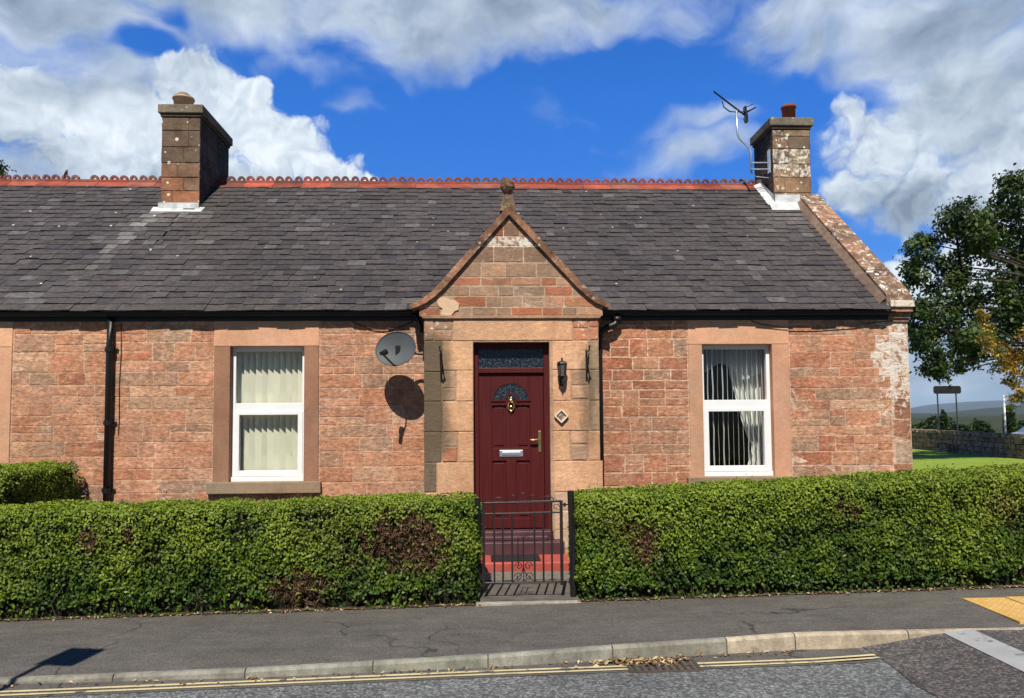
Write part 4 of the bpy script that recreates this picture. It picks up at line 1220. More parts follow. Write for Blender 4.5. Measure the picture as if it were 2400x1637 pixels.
def ridge_hill(name, y, depth, prof, mat, nz, seed):
    xs = [x for x, _ in prof]; X = []; n = 240
    m = MB(); vs = []; rows = 10
    for i in range(n+1):
        x = xs[0]+(xs[-1]-xs[0])*i/n
        h = interp(prof, x)
        h += nz*mnoise.fractal(Vector((x*9/y, seed, 0)), .9, 2., 5)
        for r_ in range(rows+1):
            t = r_/rows; s_ = math.sin(t*math.pi/2)**1.2
            vs.append((x, y-depth*(1-t), -.5+(h+.5)*s_+(nz*.5*mnoise.noise(Vector((x*20/y, t*3, seed))) if 0 < r_ < rows else 0)))
        vs.append((x, y+depth*.5, -.5))
    k = rows+2
    for i in range(n):
        for r_ in range(k-1): m.add([], []); m.f.append([i*k+r_, (i+1)*k+r_, (i+1)*k+r_+1, i*k+r_+1]); m.c.append((1, 1, 1, 0)); m.m.append(0)
    m.v = vs
    return tag(m.build(name, mat, None, smooth=True), kind='structure')
ridge_hill('hills', 5000, 2600, [(-7000, 60), (-2000, 90), (1500, 60), (2700, 74), (2978, 92), (3100, 112), (3390, 128), (3780, 112), (4500, 100), (7000, 60)], M_HILL2, 6, 3)
ridge_hill('hills', 1500, 900, [(-3000, 10), (0, 12), (893, 15), (968, 15), (1034, 24), (1133, 32), (1400, 40), (3000, 20)], M_HILL1, 2.5, 8)
ridge_hill('hills', 330, 240, [(-900, 1.0), (0, 1.4), (178, 2.6), (226, 3.4), (300, 5), (900, 3)], M_FIELD, .7, 5)

# ================================================================== HEDGES
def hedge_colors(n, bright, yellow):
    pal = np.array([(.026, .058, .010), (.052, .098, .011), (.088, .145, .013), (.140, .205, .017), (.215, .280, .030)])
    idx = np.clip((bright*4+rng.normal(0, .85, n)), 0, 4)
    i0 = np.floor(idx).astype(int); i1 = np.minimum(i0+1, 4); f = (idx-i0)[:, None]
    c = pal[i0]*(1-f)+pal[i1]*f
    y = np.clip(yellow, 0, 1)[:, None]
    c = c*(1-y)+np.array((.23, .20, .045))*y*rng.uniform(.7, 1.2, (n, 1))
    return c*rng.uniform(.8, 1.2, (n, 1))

def hedge(label, x0, x1, y0, y1, zb, zt, patches=(), yellows=(), dens=4600, ends=(True, True), size=.0345, rot=None):
    """clipped privet hedge: twiggy core plus leaves through the outer skin"""
    t = thing('hedge', ((x0+x1)/2, (y0+y1)/2, 0), label, 'hedge', 'clipped front garden hedges')
    # core of branches
    core = MB(); n = max(2, int((x1-x0)/.2))
    for i in range(n):
        a, b = x0+.09+(x1-x0-.18)*i/n, x0+.09+(x1-x0-.18)*(i+1)/n
        core.box(a, b, y0+.085, y1-.06, min(zb(a), zb(b)), (zt(a)+zt(b))/2-.075, (.018, .016, .009))
    for i in range(int((x1-x0)*9)):
        x = random.uniform(x0+.05, x1-.05); y = random.uniform(y0+.03, y0+.2); z = zb(x)
        core.tube([(x, y, z-.02), (x+random.uniform(-.05, .05), y-random.uniform(-.02, .03), z+.14), (x+random.uniform(-.1, .1), y+.02, z+.32)], [.008, .006, .003], 5, (.09, .065, .045))
    core.build('branches', M_TWIG, t)
    P_ = []; Nn = []
    L, H, D = x1-x0, max(zt(x0), zt(x1))-min(zb(x0), zb(x1)), y1-y0
    r = .11
    faces = [('f', L*H, 1.), ('t', L*D, 1.1), ('b', L*H, .25)]+([('l', D*H, 1.)] if ends[0] else [])+([('r', D*H, 1.)] if ends[1] else [])
    for fc, area, dmul in faces:
        n = int(area*dens*dmul); u, v = rng.random(n), rng.random(n)
        x = x0+L*u if fc in 'ftb' else np.full(n, x0 if fc == 'l' else x1)
        y = {'f': np.full(n, y0), 'b': np.full(n, y1)}.get(fc, y0+D*(v if fc == 't' else u))
        zbx = np.array([zb(q_) for q_ in x]); ztx = np.array([zt(q_) for q_ in x])
        z = ztx if fc == 't' else zbx+(ztx-zbx)*v
        nv = np.tile({'f': (0, -1, 0), 'b': (0, 1, 0), 't': (0, 0, 1), 'l': (-1, 0, 0), 'r': (1, 0, 0)}[fc], (n, 1)).astype(float)
        # rounded shoulders: pull towards an inner box and push out by r
        lo = np.stack([np.full(n, x0+(r if ends[0] else -9)), np.full(n, y0+r), zbx-1], 1); hi = np.stack([np.full(n, x1-(r if ends[1] else -9)), np.full(n, y1-r), ztx-r], 1)
        p = np.stack([x, y, z], 1); q_ = np.clip(p, lo, hi); d = p-q_; ln_ = np.linalg.norm(d, axis=1, keepdims=True)+1e-6
        nv = d/ln_; p = q_+nv*r
        P_.append(p); Nn.append(nv)
    P_ = np.concatenate(P_); Nn = np.concatenate(Nn); n = len(P_)
    lump = np.array([mnoise.fractal(Vector((p[0]*2.6, p[1]*2.6, p[2]*2.6)), .8, 2., 3) for p in P_])
    fine = np.array([mnoise.noise(Vector((p[0]*9, p[1]*9, p[2]*9+7))) for p in P_])
    inset = rng.random(n)**1.6*.075
    P_ = P_+Nn*(lump*.035+fine*.018-inset+.012)[:, None]
    P_[:, :2] += rng.normal(0, .006, (n, 2))
    zbx = np.array([zb(q_) for q_ in P_[:, 0]]); ztx = np.array([zt(q_) for q_ in P_[:, 0]])
    keep = (P_[:, 2] > zbx-.01)
    hgt = (P_[:, 2]-zbx)/(ztx-zbx)
    # ragged foot
    keep &= ~((hgt < .09+.16*np.clip(lump+.25, 0, 1)) & (rng.random(n) < .85))
    # thin spots where the dark inside shows
    keep &= ~((lump < -.42) & (rng.random(n) < .55))
    bare = np.zeros(n); yel = np.zeros(n)
    wob = np.array([mnoise.fractal(Vector((p[0]*7, p[2]*7, 3)), .8, 2., 3) for p in P_])
    for (cx, cz, rx, rz, s_) in patches:
        d = np.sqrt(((P_[:, 0]-cx)/rx)**2+((P_[:, 2]-cz)/rz)**2)+wob*.55
        on = (P_[:, 1] < y0+.2)
        bare = np.maximum(bare, np.clip((1.12-d)*2.6, 0, 1)*s_*on)
        yel = np.maximum(yel, np.clip(1.5-d, 0, 1)*.75*on)
    for (cx, cz, rx, rz, s_) in yellows:
        d = np.sqrt(((P_[:, 0]-cx)/rx)**2+((P_[:, 2]-cz)/rz)**2)+wob*.6
        yel = np.maximum(yel, np.clip(1.1-d, 0, 1)*s_)
    dead = rng.random(n) < bare
    drop = dead & (rng.random(n) < .35)
    keep &= ~drop
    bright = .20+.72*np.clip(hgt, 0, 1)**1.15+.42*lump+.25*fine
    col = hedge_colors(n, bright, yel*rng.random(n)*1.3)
    lv = keep & ~dead; tw = keep & dead
    Pq, Nq = P_[lv], Nn[lv]
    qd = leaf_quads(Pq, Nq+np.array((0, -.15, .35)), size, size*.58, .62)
    # larger leaves low down
    ctr = qd.mean(axis=1, keepdims=True); sc_l = (1.22-.34*np.clip(hgt[lv], 0, 1))[:, None, None]
    qd = ctr+(qd-ctr)*sc_l
    # loose shoots that escaped the shears
    m_ = max(40, int(L*26)); ii = rng.integers(0, len(Pq), m_*5); ii = ii[hgt[lv][ii] > .35][:m_]
    off = Nq[ii]*rng.uniform(.015, .06, (len(ii), 1))+np.array((0, -.004, .02))
    qs = leaf_quads(Pq[ii]+off, Nq[ii], size*1.05, size*.45, 1.2)
    qd = np.concatenate([qd, qs]); cl_ = np.concatenate([col[lv], hedge_colors(len(ii), np.full(len(ii), .9), np.zeros(len(ii)))])
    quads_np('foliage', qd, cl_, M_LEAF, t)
    if tw.sum() > 5:
        T_ = P_[tw]; near = np.argmin(np.stack([((T_[:, 0]-q_[0])/q_[2])**2+((T_[:, 2]-q_[1])/q_[3])**2 for q_ in patches], 1), axis=1)
        for pi in range(len(patches)):
            if (near == pi).sum() < 12: continue
            Pt = (T_+Nn[tw]*-.02)[near == pi]; Nt = Nn[tw][near == pi]
            Pt = np.repeat(Pt, 2, axis=0)+rng.normal(0, .012, (2*len(Pt), 3))
            qt = leaf_quads(Pt, np.repeat(Nt, 2, axis=0), .075, .009, .8)
            ct = np.array((.115, .068, .040))*rng.uniform(.35, 1.5, (len(Pt), 1))
            quads_np('bare_twigs', qt, ct, M_TWIG, t)
    return t
HB = lambda x: pave_z(x)
hedge('long clipped green hedge with brown bare patches, left of the gate', -8.2, -.035, 7.06, 7.74, HB, lambda x: .985+.012*x if x < -1 else .985+.012*x,
      patches=[(-.72, .60, .40, .25, .95), (-.55, .45, .25, .16, .8), (-1.72, .16, .27, .20, .9), (-3.63, .64, .15, .09, .7), (-3.28, .68, .06, .09, .8)],
      yellows=[(-1.45, .72, .42, .28, .5), (-1.25, .45, .25, .2, .5), (-.35, .40, .25, .3, .35), (-3.3, .6, .5, .3, .25), (-4.4, .5, .5, .4, .15)], ends=(False, True))
hedge('taller clipped green hedge running right from the gate post past the right window', .925, 9.5, 7.06, 7.86, HB, lambda x: 1.0+.043*(x-1.0),
      patches=[(1.57, .52, .12, .22, .85), (1.45, .66, .1, .1, .5), (3.53, .86, .12, .08, .45), (5.1, .85, .2, .15, .35)],
      yellows=[(1.25, .72, .32, .28, .5), (1.5, .55, .3, .3, .4), (3.5, .85, .3, .2, .35), (5.1, .9, .4, .3, .35)], ends=(True, False))
hedge('short dark dividing hedge between the two front gardens, running back to the wall', -6.6, -4.86, 7.75, 9.28, lambda x: .05, lambda x: 1.27+.02*(x+5), dens=3800, ends=(False, True), size=.035)

# ==================================================================== GATE
gt = thing('garden_gate', (.40, 7.17, .1), 'black wrought iron garden gate standing in the gap between the hedges', 'gate')
ir = MB(); GY = 7.17
ir.box(.002, .030, GY-.014, GY+.014, .15, .945); ir.box(.752, .780, GY-.014, GY+.014, .15, .955)
ir.tube([(.016, GY, .938), (.755, GY, .950), (.766, GY, .945)], .012, 8); ir.tube([(.016, GY, .835), (.766, GY, .843)], .0095, 8); ir.tube([(.016, GY, .180), (.766, GY, .186)], .011, 8)
ir.build('gate_frame', M_IRON, gt)
for x, top in ((.118, .938), (.200, .838), (.289, .838), (.505, .84), (.590, .842), (.672, .948)):
    b = MB(); b.box(x-.0085, x+.0085, GY-.0085, GY+.0085, .183, top); b.build('gate_bar', M_IRON, gt)
def spiral(mb, cx, cz, r0, turns, sx, sz, r=.0045):
    mb.tube([(cx+sx*r0*(1-k/44*.75)*math.cos(k/44*turns*2*math.pi), GY, cz+sz*r0*(1-k/44*.75)*math.sin(k/44*turns*2*math.pi)) for k in range(45)], r, 5)
scb = MB()
for cx, r_ in ((.30, .062), (.395, .066), (.49, .062)):
    scb.tube([(cx+r_*math.cos(math.pi*k/16), GY, .945+(.085 if cx == .395 else .065)*math.sin(math.pi*k/16)) for k in range(17)], .0045, 5)
scb.tube([(.16+.07*math.cos(math.pi*k/14), GY, .942+.05*math.sin(math.pi*k/14)) for k in range(15)], .0045, 5)
scb.tube([(.63+.07*math.cos(math.pi*k/14), GY, .948+.05*math.sin(math.pi*k/14)) for k in range(15)], .0045, 5)
scb.build('gate_crest', M_IRON, gt); scb = MB()
for sx in (-1, 1):
    spiral(scb, .397+sx*.045, .335, .04, 1.2, sx, 1); spiral(scb, .397+sx*.05, .235, .04, 1.2, sx, 1)
    scb.tube([(.397+sx*.10, GY, .187), (.397+sx*.06, GY, .225), (.397+sx*.02, GY, .26), (.397, GY, .33)], .0045, 5)
    scb.tube([(.397, GY, .58), (.397+sx*.03, GY, .63), (.397+sx*.055, GY, .60), (.397+sx*.03, GY, .575)], .0045, 5)
scb.tube([(.397, GY, .187), (.397, GY, .62)], .0055, 6); scb.tube([(.345, GY, .60), (.345, GY, .40), (.352, GY, .335)], .005, 6)
rg = MB(); spiral(rg, .715, .895, .032, 1., 1, 1, .004); rg.build('gate_ring', M_IRON, gt)
scb.build('scrollwork', M_IRON, gt)
la = MB(); la.lathe([(.004, 0), (.012, .006), (.016, .02), (.012, .034), (.004, .04)], (.800, GY, .895), 10); la.box(.775, .83, GY-.006, GY+.006, .91, .922); la.build('latch', M_IRON, gt)
gp = MB(); gp.tube([(.878, 7.19, -.02), (.862, 7.19, 1.03)], .033, 14); gp.lathe([(.033, 0), (.034, .012), (.02, .02)], (.862, 7.19, 1.028), 14)
tag(gp.build('gate_post', M_BLACK, None, smooth=False), 'tall round black metal gate post at the right of the gate', 'gate post', 'gate posts')
gp = MB(); gp.tube([(-.045, 7.19, -.03), (-.04, 7.19, .97)], .030, 14); gp.lathe([(.030, 0), (.031, .012), (.018, .02)], (-.04, 7.19, .968), 14)
tag(gp.build('gate_post', M_BLACK), 'black gate post half hidden by the left hedge end', 'gate post', 'gate posts')

# =================================================================== TREES
def crown(parent, clumps, y, dy, n_per, size, palette, mat=M_TREELEAF, aspect=.55):
    V = []; C = []
    for (x, z, r) in clumps:
        n = int(n_per*(r**2)*1.0)+40
        cy = y+random.uniform(-dy, dy)
        # several sprays per clump so that sky shows between them
        k = max(4, int(9*r)); cs = rng.normal(0, .44, (k, 3))*r; cs = cs+np.array((x, cy, z))
        which = rng.integers(0, k, n); rad = r*.34
        p = cs[which]+rng.normal(0, 1, (n, 3))*np.array((rad*.75, rad*.75, rad*.5))
        nr = p-np.array((x, cy, z)); nr /= np.linalg.norm(nr, axis=1, keepdims=True)+1e-6; nr[:, 2] += .5
        V.append(leaf_quads(p, nr, size, size*aspect, .7))
        c = palette[rng.integers(0, len(palette), k)][which]*rng.uniform(.7, 1.3, (n, 1)); C.append(c)
    return quads_np('crown', np.concatenate(V), np.concatenate(C), mat, parent)
def limb(mb, a, b, r0, r1, sag=.3, n=7):
    a, b = Vector(a), Vector(b); pts = []
    for i in range(n+1):
        t = i/n; p = a.lerp(b, t)+Vector((random.uniform(-.08, .08), random.uniform(-.08, .08), sag*math.sin(math.pi*t)))*min(1, (b-a).length*.5)
        pts.append(p)
    mb.tube(pts, [r0+(r1-r0)*i/n for i in range(n+1)], 7); return pts
GREEN = np.array([(.018, .034, .010), (.026, .048, .012), (.038, .066, .015), (.056, .088, .020), (.075, .105, .026)])
YELL = np.array([(.38, .22, .03), (.46, .28, .04), (.27, .13, .022), (.20, .16, .035), (.50, .34, .07), (.12, .12, .03)])
tr = thing('tree', (24.6, 28, 0), 'big dark green broadleaved tree with open crown right of the cottage', 'tree')
TC = [(17.54, 8.51, .83), (18.37, 9.21, .92), (19.05, 8.51, 1.1), (18.30, 7.64, 1.01), (17.57, 7.12, .73), (18.61, 6.42, 1.1), (17.53, 6.07, .73), (18.03, 5.21, 1.28), (17.13, 4.69, .73), (19.08, 5.03, 1.1), (17.44, 3.83, .7), (18.32, 3.74, .64), (18.45, 3.62, .3),
      (19.82, 9.75, .92), (20.75, 10.64, .92), (21.6, 10.9, .7), (20.14, 8.96, .59), (21.05, 9.22, 1.01), (21.61, 7.82, .83), (20.95, 7.12, .73), (21.09, 6.24, 1.1), (19.83, 6.07, .92), (20.68, 5.2, .92), (19.76, 4.51, .73), (21.72, 10.11, 1.1), (17.47, 8.86, .51), (21.57, 5.02, 1.1),
      (22.74, 10.0, 1.3), (22.81, 8.52, 1.65), (22.71, 6.42, 1.65), (23.77, 9.2, 1.5), (24.2, 7.47, 1.83), (22.26, 4.67, 1.28), (23.72, 5.19, 1.47), (19.18, 7.47, .48), (17.08, 5.73, .55),
      (25.5, 9.8, 1.7), (26.5, 8.8, 1.9), (27.5, 7.0, 1.8), (25.8, 5.6, 1.7), (27.2, 10.0, 1.6), (28.4, 8.4, 1.6)]
crown(tr, TC, 28, 1.0, 980, .19, GREEN*1.25)
tb = MB(); trunk_top = (24.4, 28, 6.5)
limb(tb, (24.7, 28, -.3), trunk_top, .34, .2, 0); hub = [(24.5, 28, 4.2), (24.4, 28, 5.4), (24.4, 28, 6.4)]
for i, (x, z, r) in enumerate(TC):
    h = min(hub, key=lambda q_: abs(q_[2]-(z-1.2)-.12*(24-x))); limb(tb, h, (x, 28+random.uniform(-.6, .6), z), .085, .018, .25)
    for _ in range(2): limb(tb, (x, 28, z), (x+random.uniform(-1, 1)*r, 28+random.uniform(-1, 1), z+random.uniform(-.6, 1)*r), .02, .006, .05, 4)
tb.tube([(18.75, 28, 8.9), (18.85, 28, 7.6), (18.78, 28.1, 6.2), (18.5, 28, 4.8)], [.05, .07, .09, .10], 7)
tb.build('trunk', M_BARK, tr, smooth=True)

ty = thing('tree', (15.9, 19, 0), 'smaller tree with drooping yellow autumn leaves at the right edge', 'tree')
YC = [(13.14, 4.37, .2), (13.34, 4.14, .25), (13.54, 3.84, .3), (13.77, 3.61, .35), (14.0, 3.31, .37), (14.28, 2.96, .4), (14.3, 2.49, .27), (14.49, 3.49, .50), (14.0, 2.69, .17), (14.68, 2.31, .5), (13.47, 3.49, .17), (14.95, 3.01, .75), (15.23, 3.72, .75), (14.19, 2.26, .2), (15.9, 4.4, .9), (16.5, 3.4, .9), (15.6, 2.3, .6)]
crown(ty, YC, 19, .35, 2800, .08, YELL)
yb = MB(); limb(yb, (15.95, 19, -.2), (15.9, 19, 4.3), .10, .05, 0)
for x, z, r in YC: limb(yb, (15.9, 19, 2.6+random.uniform(-.4, .8)), (x, 19, z), .028, .006, .18)
yb.build('trunk', M_BARK, ty, smooth=True)

tl = thing('tree', (-17.3, 26, 0), 'distant tree whose top just shows above the ridge at the far left', 'tree')
crown(tl, [(-16.6, 10.45, .55), (-17.3, 10.2, .8), (-17.2, 9.2, 1.0), (-18.2, 9.8, 1.0), (-18.0, 8.4, 1.3), (-16.6, 8.6, .9)], 26, .8, 500, .14, GREEN*1.25)
lb_ = MB(); limb(lb_, (-17.4, 26, -.3), (-17.3, 26, 8.5), .25, .08, 0); limb(lb_, (-17.3, 26, 7), (-16.6, 26, 10.3), .06, .01); limb(lb_, (-17.3, 26, 7), (-18.1, 26, 9.8), .06, .01)
lb_.build('trunk', M_BARK, tl, smooth=True)

# far bushes along the field edge
for i, (x, y, h, w) in enumerate([(34.5, 62, 1.5, 1.9), (36.6, 61, 1.25, 1.6), (39.8, 63, 2.0, 2.2), (42.0, 63, 1.3, 1.8), (44.2, 64, 1.6, 1.6), (46.5, 62, 1.2, 1.7), (49, 64, 1.7, 2.2), (38.4, 60, 2.3, .5), (44.0, 60, 2.7, .7), (52, 63, 1.6, 2.2)]):
    lab = ['low dark bush behind the left post of the black sign', 'low dark bush between the two posts of the black sign', 'broad dark bush just right of the black sign', 'low dark bush in the gap between the sign and the white pole',
           'dark bush nearest the white pole on its left', 'low dark bush behind the white pole', 'dark bush behind the pale car', 'thin upright sapling beside the right post of the black sign', 'narrow upright dark shrub left of the white pole', 'dark bush beyond the pale car at the frame edge'][i]
    b = thing('bush', (x, y, 0), lab, 'bush', 'dark bushes beyond the stone wall')
    k = [(x+random.uniform(-.5, .5)*w, h*random.uniform(.3, .75), random.uniform(.35, .55)*w) for _ in range(5)]
    q_ = [(a, z_, r_) for a, z_, r_ in k]
    V = []; n = 900
    p = rng.normal(0, 1, (n, 3)); p /= np.linalg.norm(p, axis=1, keepdims=True); p *= rng.random((n, 1))**.35
    lm = np.array([mnoise.noise(Vector(v_)*1.7+Vector((i*3., 0, 0))) for v_ in p])[:, None]
    p = p*(1+.3*lm)*np.array((w*.75, w*.5, h*.6))+np.array((x, y, h*.45))
    c = GREEN[rng.integers(0, 3, n)]*rng.uniform(.6, 1.3, (n, 1))*1.1
    quads_np('foliage', leaf_quads(p, np.tile((0, 0, 1.), (n, 1)), .34, .2, .9), c, M_TREELEAF, b)
    sb = MB(); limb(sb, (x, y, -.4), (x, y, h*.6), .05, .02, 0, 3); sb.build('stem', M_BARK, b)

# ============================================================ FAR RIGHT
# dry stone wall
sw = thing('stone_wall', (25, 37, 0), 'low dry stone wall spotted with white lichen beyond the lawn', 'stone wall')
wm = MB(); A, B = Vector((21.5, 25.5, 0)), Vector((26.6, 50, 0)); d = (B-A).normalized(); nrm = Vector((-d.y, d.x, 0)); Lw = (B-A).length
top = lambda s_: 1.05+.25*s_/Lw
wm.add([A+nrm*.10+Vector((0, 0, -.1)), B+nrm*.10+Vector((0, 0, -.1)), B+nrm*.10+Vector((0, 0, 1.15)), A+nrm*.10+Vector((0, 0, .95)), A-nrm*.10+Vector((0, 0, -.1)), B-nrm*.10+Vector((0, 0, -.1)), B-nrm*.10+Vector((0, 0, 1.15)), A-nrm*.10+Vector((0, 0, .95))],
       [(0, 1, 2, 3), (4, 7, 6, 5), (3, 2, 6, 7), (0, 3, 7, 4), (1, 5, 6, 2)], (.02, .016, .012, 0))
def rock(c, lx, ly, lz, col):
    v = [Vector((sx*lx/2*random.uniform(.72, 1), sy*ly/2*random.uniform(.7, 1), sz*lz/2*random.uniform(.72, 1))) for sz in (-1, 1) for sy in (-1, 1) for sx in (-1, 1)]
    v = [c+d*p.x+nrm*p.y+Vector((0, 0, p.z)) for p in v]
    wm.add(v, [(0, 2, 3, 1), (4, 5, 7, 6), (0, 1, 5, 4), (2, 6, 7, 3), (0, 4, 6, 2), (1, 3, 7, 5)], col)
for s_, e in ((1, .12), (-1, .12)):
    for row in range(4):
        t = 0.
        while t < Lw:
            l = random.uniform(.28, .75); zz = top(t)-.18
            rock(A+d*(t+l/2)+nrm*(s_*e)+Vector((0, 0, zz*(row+.5)/4)), l, .26, zz/4*1.05, (*jc(random.choice([(.16, .11, .07), (.22, .15, .10), (.11, .08, .055), (.28, .20, .14)]), .25), .3)); t += l*.95
t = 0.
while t < Lw:
    l = random.uniform(.4, .9); rock(A+d*(t+l/2)+Vector((0, 0, top(t)-.09)), l, .62, .2, (*jc((.13, .095, .065), .25), .55)); t += l*.96
wm.build('stones', stone_mat('field_stone', .6, .82), sw)

# black direction sign on two posts (its back)
sg = thing('road_sign', (29.6, 46, 0), 'black sign board on two dark posts beyond the stone wall', 'sign')
b = MB(); ring = []
for (cx, cz, a0) in ((30.45, 3.74, 0), (28.95, 3.74, 90), (28.95, 3.52, 180), (30.45, 3.52, 270)):
    for k in range(5): t = R(a0+k*22.5); ring.append((cx+.14*math.cos(t), cz+.14*math.sin(t)))
b.prism(ring, 45.9, 45.96); b.build('board', plain('black_sign_paint', (.014, .013, .014), .6, .3, nscale=4, namt=.5), sg)
for x in (29.08, 30.30):
    p = MB(); p.tube([(x+.06, 46.0, -.4), (x, 46.0, 3.80)], .045, 10); p.build('post', plain('blue_grey_post', (.030, .036, .05), .5, .4), sg)

# white marker pole
wp = MB(); wp.tube([(26.2, 36, -.4), (26.17, 36, 2.87)], [.065, .05], 12); wp.lathe([(.05, 0), (.05, .02), (.02, .05), (.004, .06)], (26.17, 36, 2.86), 12)
tag(wp.build('marker_pole', M_WHITE, None, smooth=True), 'thin white pole standing behind the stone wall', 'pole')

# parked car, mostly beyond the frame
car = thing('parked_car', (29.6, 37.5, 0), 'silver grey car parked behind the stone wall, cut off by the right edge', 'car')
M_CAR = plain('silver_car_paint', (.24, .27, .33), .25, .6, metal=.5, namt=.02)
cx0, cw = 27.35, 4.2; cyf, cyb = 36.7, 38.4; cz = -.05
prof = [(0, .42), (.02, .70), (.12, .92), (.75, 1.02), (1.15, 1.10), (1.75, 1.50), (2.9, 1.52), (3.6, 1.12), (4.05, 1.02), (4.2, .75), (4.2, .42), (4.15, .32)]
arch = lambda xc, n=10: [(xc+.37*math.cos(math.pi*k/n), .32+.36*math.sin(math.pi*k/n)) for k in range(n+1)]
low = [(.05, .32)]+[p for p in reversed(arch(.78))]+[p for p in reversed(arch(3.42))]
outl = low+[(4.15, .32)]+[p for p in reversed(prof[:-1])]
cb = MB(); cb.prism([(cx0+x, cz+z) for x, z in outl], cyf, cyb); body = cb.build('body', M_CAR, car, bevel=.05)
cg = MB(); cg.prism([(cx0+x, cz+z) for x, z in ((1.30, 1.12), (2.10, 1.12), (2.10, 1.42), (1.75, 1.42))], cyf-.004, cyf+.01); cg.prism([(cx0+x, cz+z) for x, z in ((2.2, 1.12), (3.3, 1.12), (2.85, 1.43), (2.2, 1.43))], cyf-.004, cyf+.01)
cg.build('side_window', plain('car_glass', (.01, .012, .015), .08, .6), car)
M_TYRE = plain('tyre', (.012, .012, .013), .8, .2)
for xc in (.78, 3.42):
    for y in (cyf+.10, cyb-.10):
        w = MB(); w.lathe([(.20, -.09), (.30, -.10), (.325, -.07), (.325, .07), (.30, .10), (.20, .09)], (cx0+xc, y, cz+.325), 24, M=Matrix.Rotation(R(90), 4, 'X')); wo = w.build('wheel', M_TYRE, car)
        w = MB(); w.lathe([(.19, -.07), (.20, -.06), (.20, .06), (.19, .07)], (cx0+xc, y, cz+.325), 20, M=Matrix.Rotation(R(90), 4, 'X')); w.build('rim', M_STEEL, wo)
hl_ = MB(); hl_.prism([(cx0+.05, cz+.70), (cx0+.42, cz+.78), (cx0+.40, cz+.90), (cx0+.13, cz+.86)], cyf-.006, cyf+.02); hl_.build('headlight', plain('lamp_lens', (.6, .6, .62), .1, .6), car)

# traffic sign out of frame on the left whose shadow falls on the pavement
ts = thing('traffic_sign', (-3.62, 3.15, 0), 'grey sign post out of frame whose shadow lies on the pavement', 'sign')
p = MB(); p.tube([(-3.50, 3.15, -.15), (-3.72, 3.13, 3.80)], .030, 12); p.build('post', M_GALV, ts)
p = MB(); p.box(-.06, .26, -.012, 0, -.24, .26, M=Matrix.Translation((-3.70, 3.10, 3.62)) @ Matrix.Rotation(R(-12), 4, 'Z')); p.build('plate', M_GALV, ts)
isl = MB(); isl.box(-5.4, -3.15, 2.55, 3.6, -.2, .0, (.25, .23, .19)); tag(isl.build('traffic_island', M_CONC, None, bevel=.03), kind='structure')

# far air
hz, hnt, hout = newmat('haze_air'); pv = hnt.nodes.new('ShaderNodeVolumePrincipled')
pv.inputs['Color'].default_value = (.62, .78, 1., 1); pv.inputs['Density'].default_value = 1.1e-4; pv.inputs['Anisotropy'].default_value = 0.
hnt.links.new(pv.outputs[0], hout.inputs['Volume'])
tag(MB().box(-9200, 9200, -400, 9200, -1.5, 150).build('haze', hz), kind='stuff')

# ================================================================ LIGHT
SUN_EL, SUN_AZ = R(52), R(9)
Ld = Vector((math.sin(SUN_AZ)*math.cos(SUN_EL), math.cos(SUN_AZ)*math.cos(SUN_EL), -math.sin(SUN_EL)))
sun = bpy.data.lights.new('sun', 'SUN'); sun.energy = 5.0; sun.angle = R(.5); sun.color = (1., .95, .855)
so = bpy.data.objects.new('sun', sun); so.rotation_euler = Ld.to_track_quat('-Z', 'Y').to_euler(); COL.objects.link(so)

world = bpy.data.worlds.new('World'); scene.world = world; world.use_nodes = True
nt = world.node_tree; nt.nodes.clear(); k = N(nt)
out = k.node('ShaderNodeOutputWorld'); bg = k.node('ShaderNodeBackground'); bg.inputs['Strength'].default_value = .1
k.link(bg.outputs[0], out.inputs['Surface'])
sky = k.node('ShaderNodeTexSky', sky_type='NISHITA'); sky.sun_disc = False
sky.sun_elevation = SUN_EL; sky.sun_rotation = math.pi+SUN_AZ
sky.air_density = 1.; sky.dust_density = .3; sky.ozone_density = 3.
tc = k.node('ShaderNodeTexCoord'); D = tc.outputs['Generated']
sx = k.node('ShaderNodeSeparateXYZ'); k.link(D, sx.inputs[0])
az = k.math('MULTIPLY', k.math('ARCTAN2', sx.outputs[0], sx.outputs[1]), 180/math.pi)
el = k.math('MULTIPLY', k.math('ARCSINE', sx.outputs[2]), 180/math.pi)
cv = k.node('ShaderNodeCombineXYZ'); k.link(az, cv.inputs[0]); k.link(el, cv.inputs[1])
Pv = cv.outputs[0]
# sky colour: richer blue, dimmed in the sunward half behind the camera
hs = k.node('ShaderNodeHueSaturation'); hs.inputs['Saturation'].default_value = 1.3; hs.inputs['Value'].default_value = 1.45
k.link(sky.outputs[0], hs.inputs['Color'])
skyc = k.mix(1., hs.outputs[0], k.mix(k.rng(el, 0, 24, 0, 1), (.22, .33, .55, 1), (.38, .68, 1.06, 1)), 'MULTIPLY')
south_dim = k.mix(k.rng(sx.outputs[1], -.35, .45, 0, 1., True), (.46, .37, .29, 1), (1., 1., 1., 1))  # darker, less blue tint added to the unseen sunward sky to deepen shadows
skyc = k.mix(1., skyc, south_dim, 'MULTIPLY')
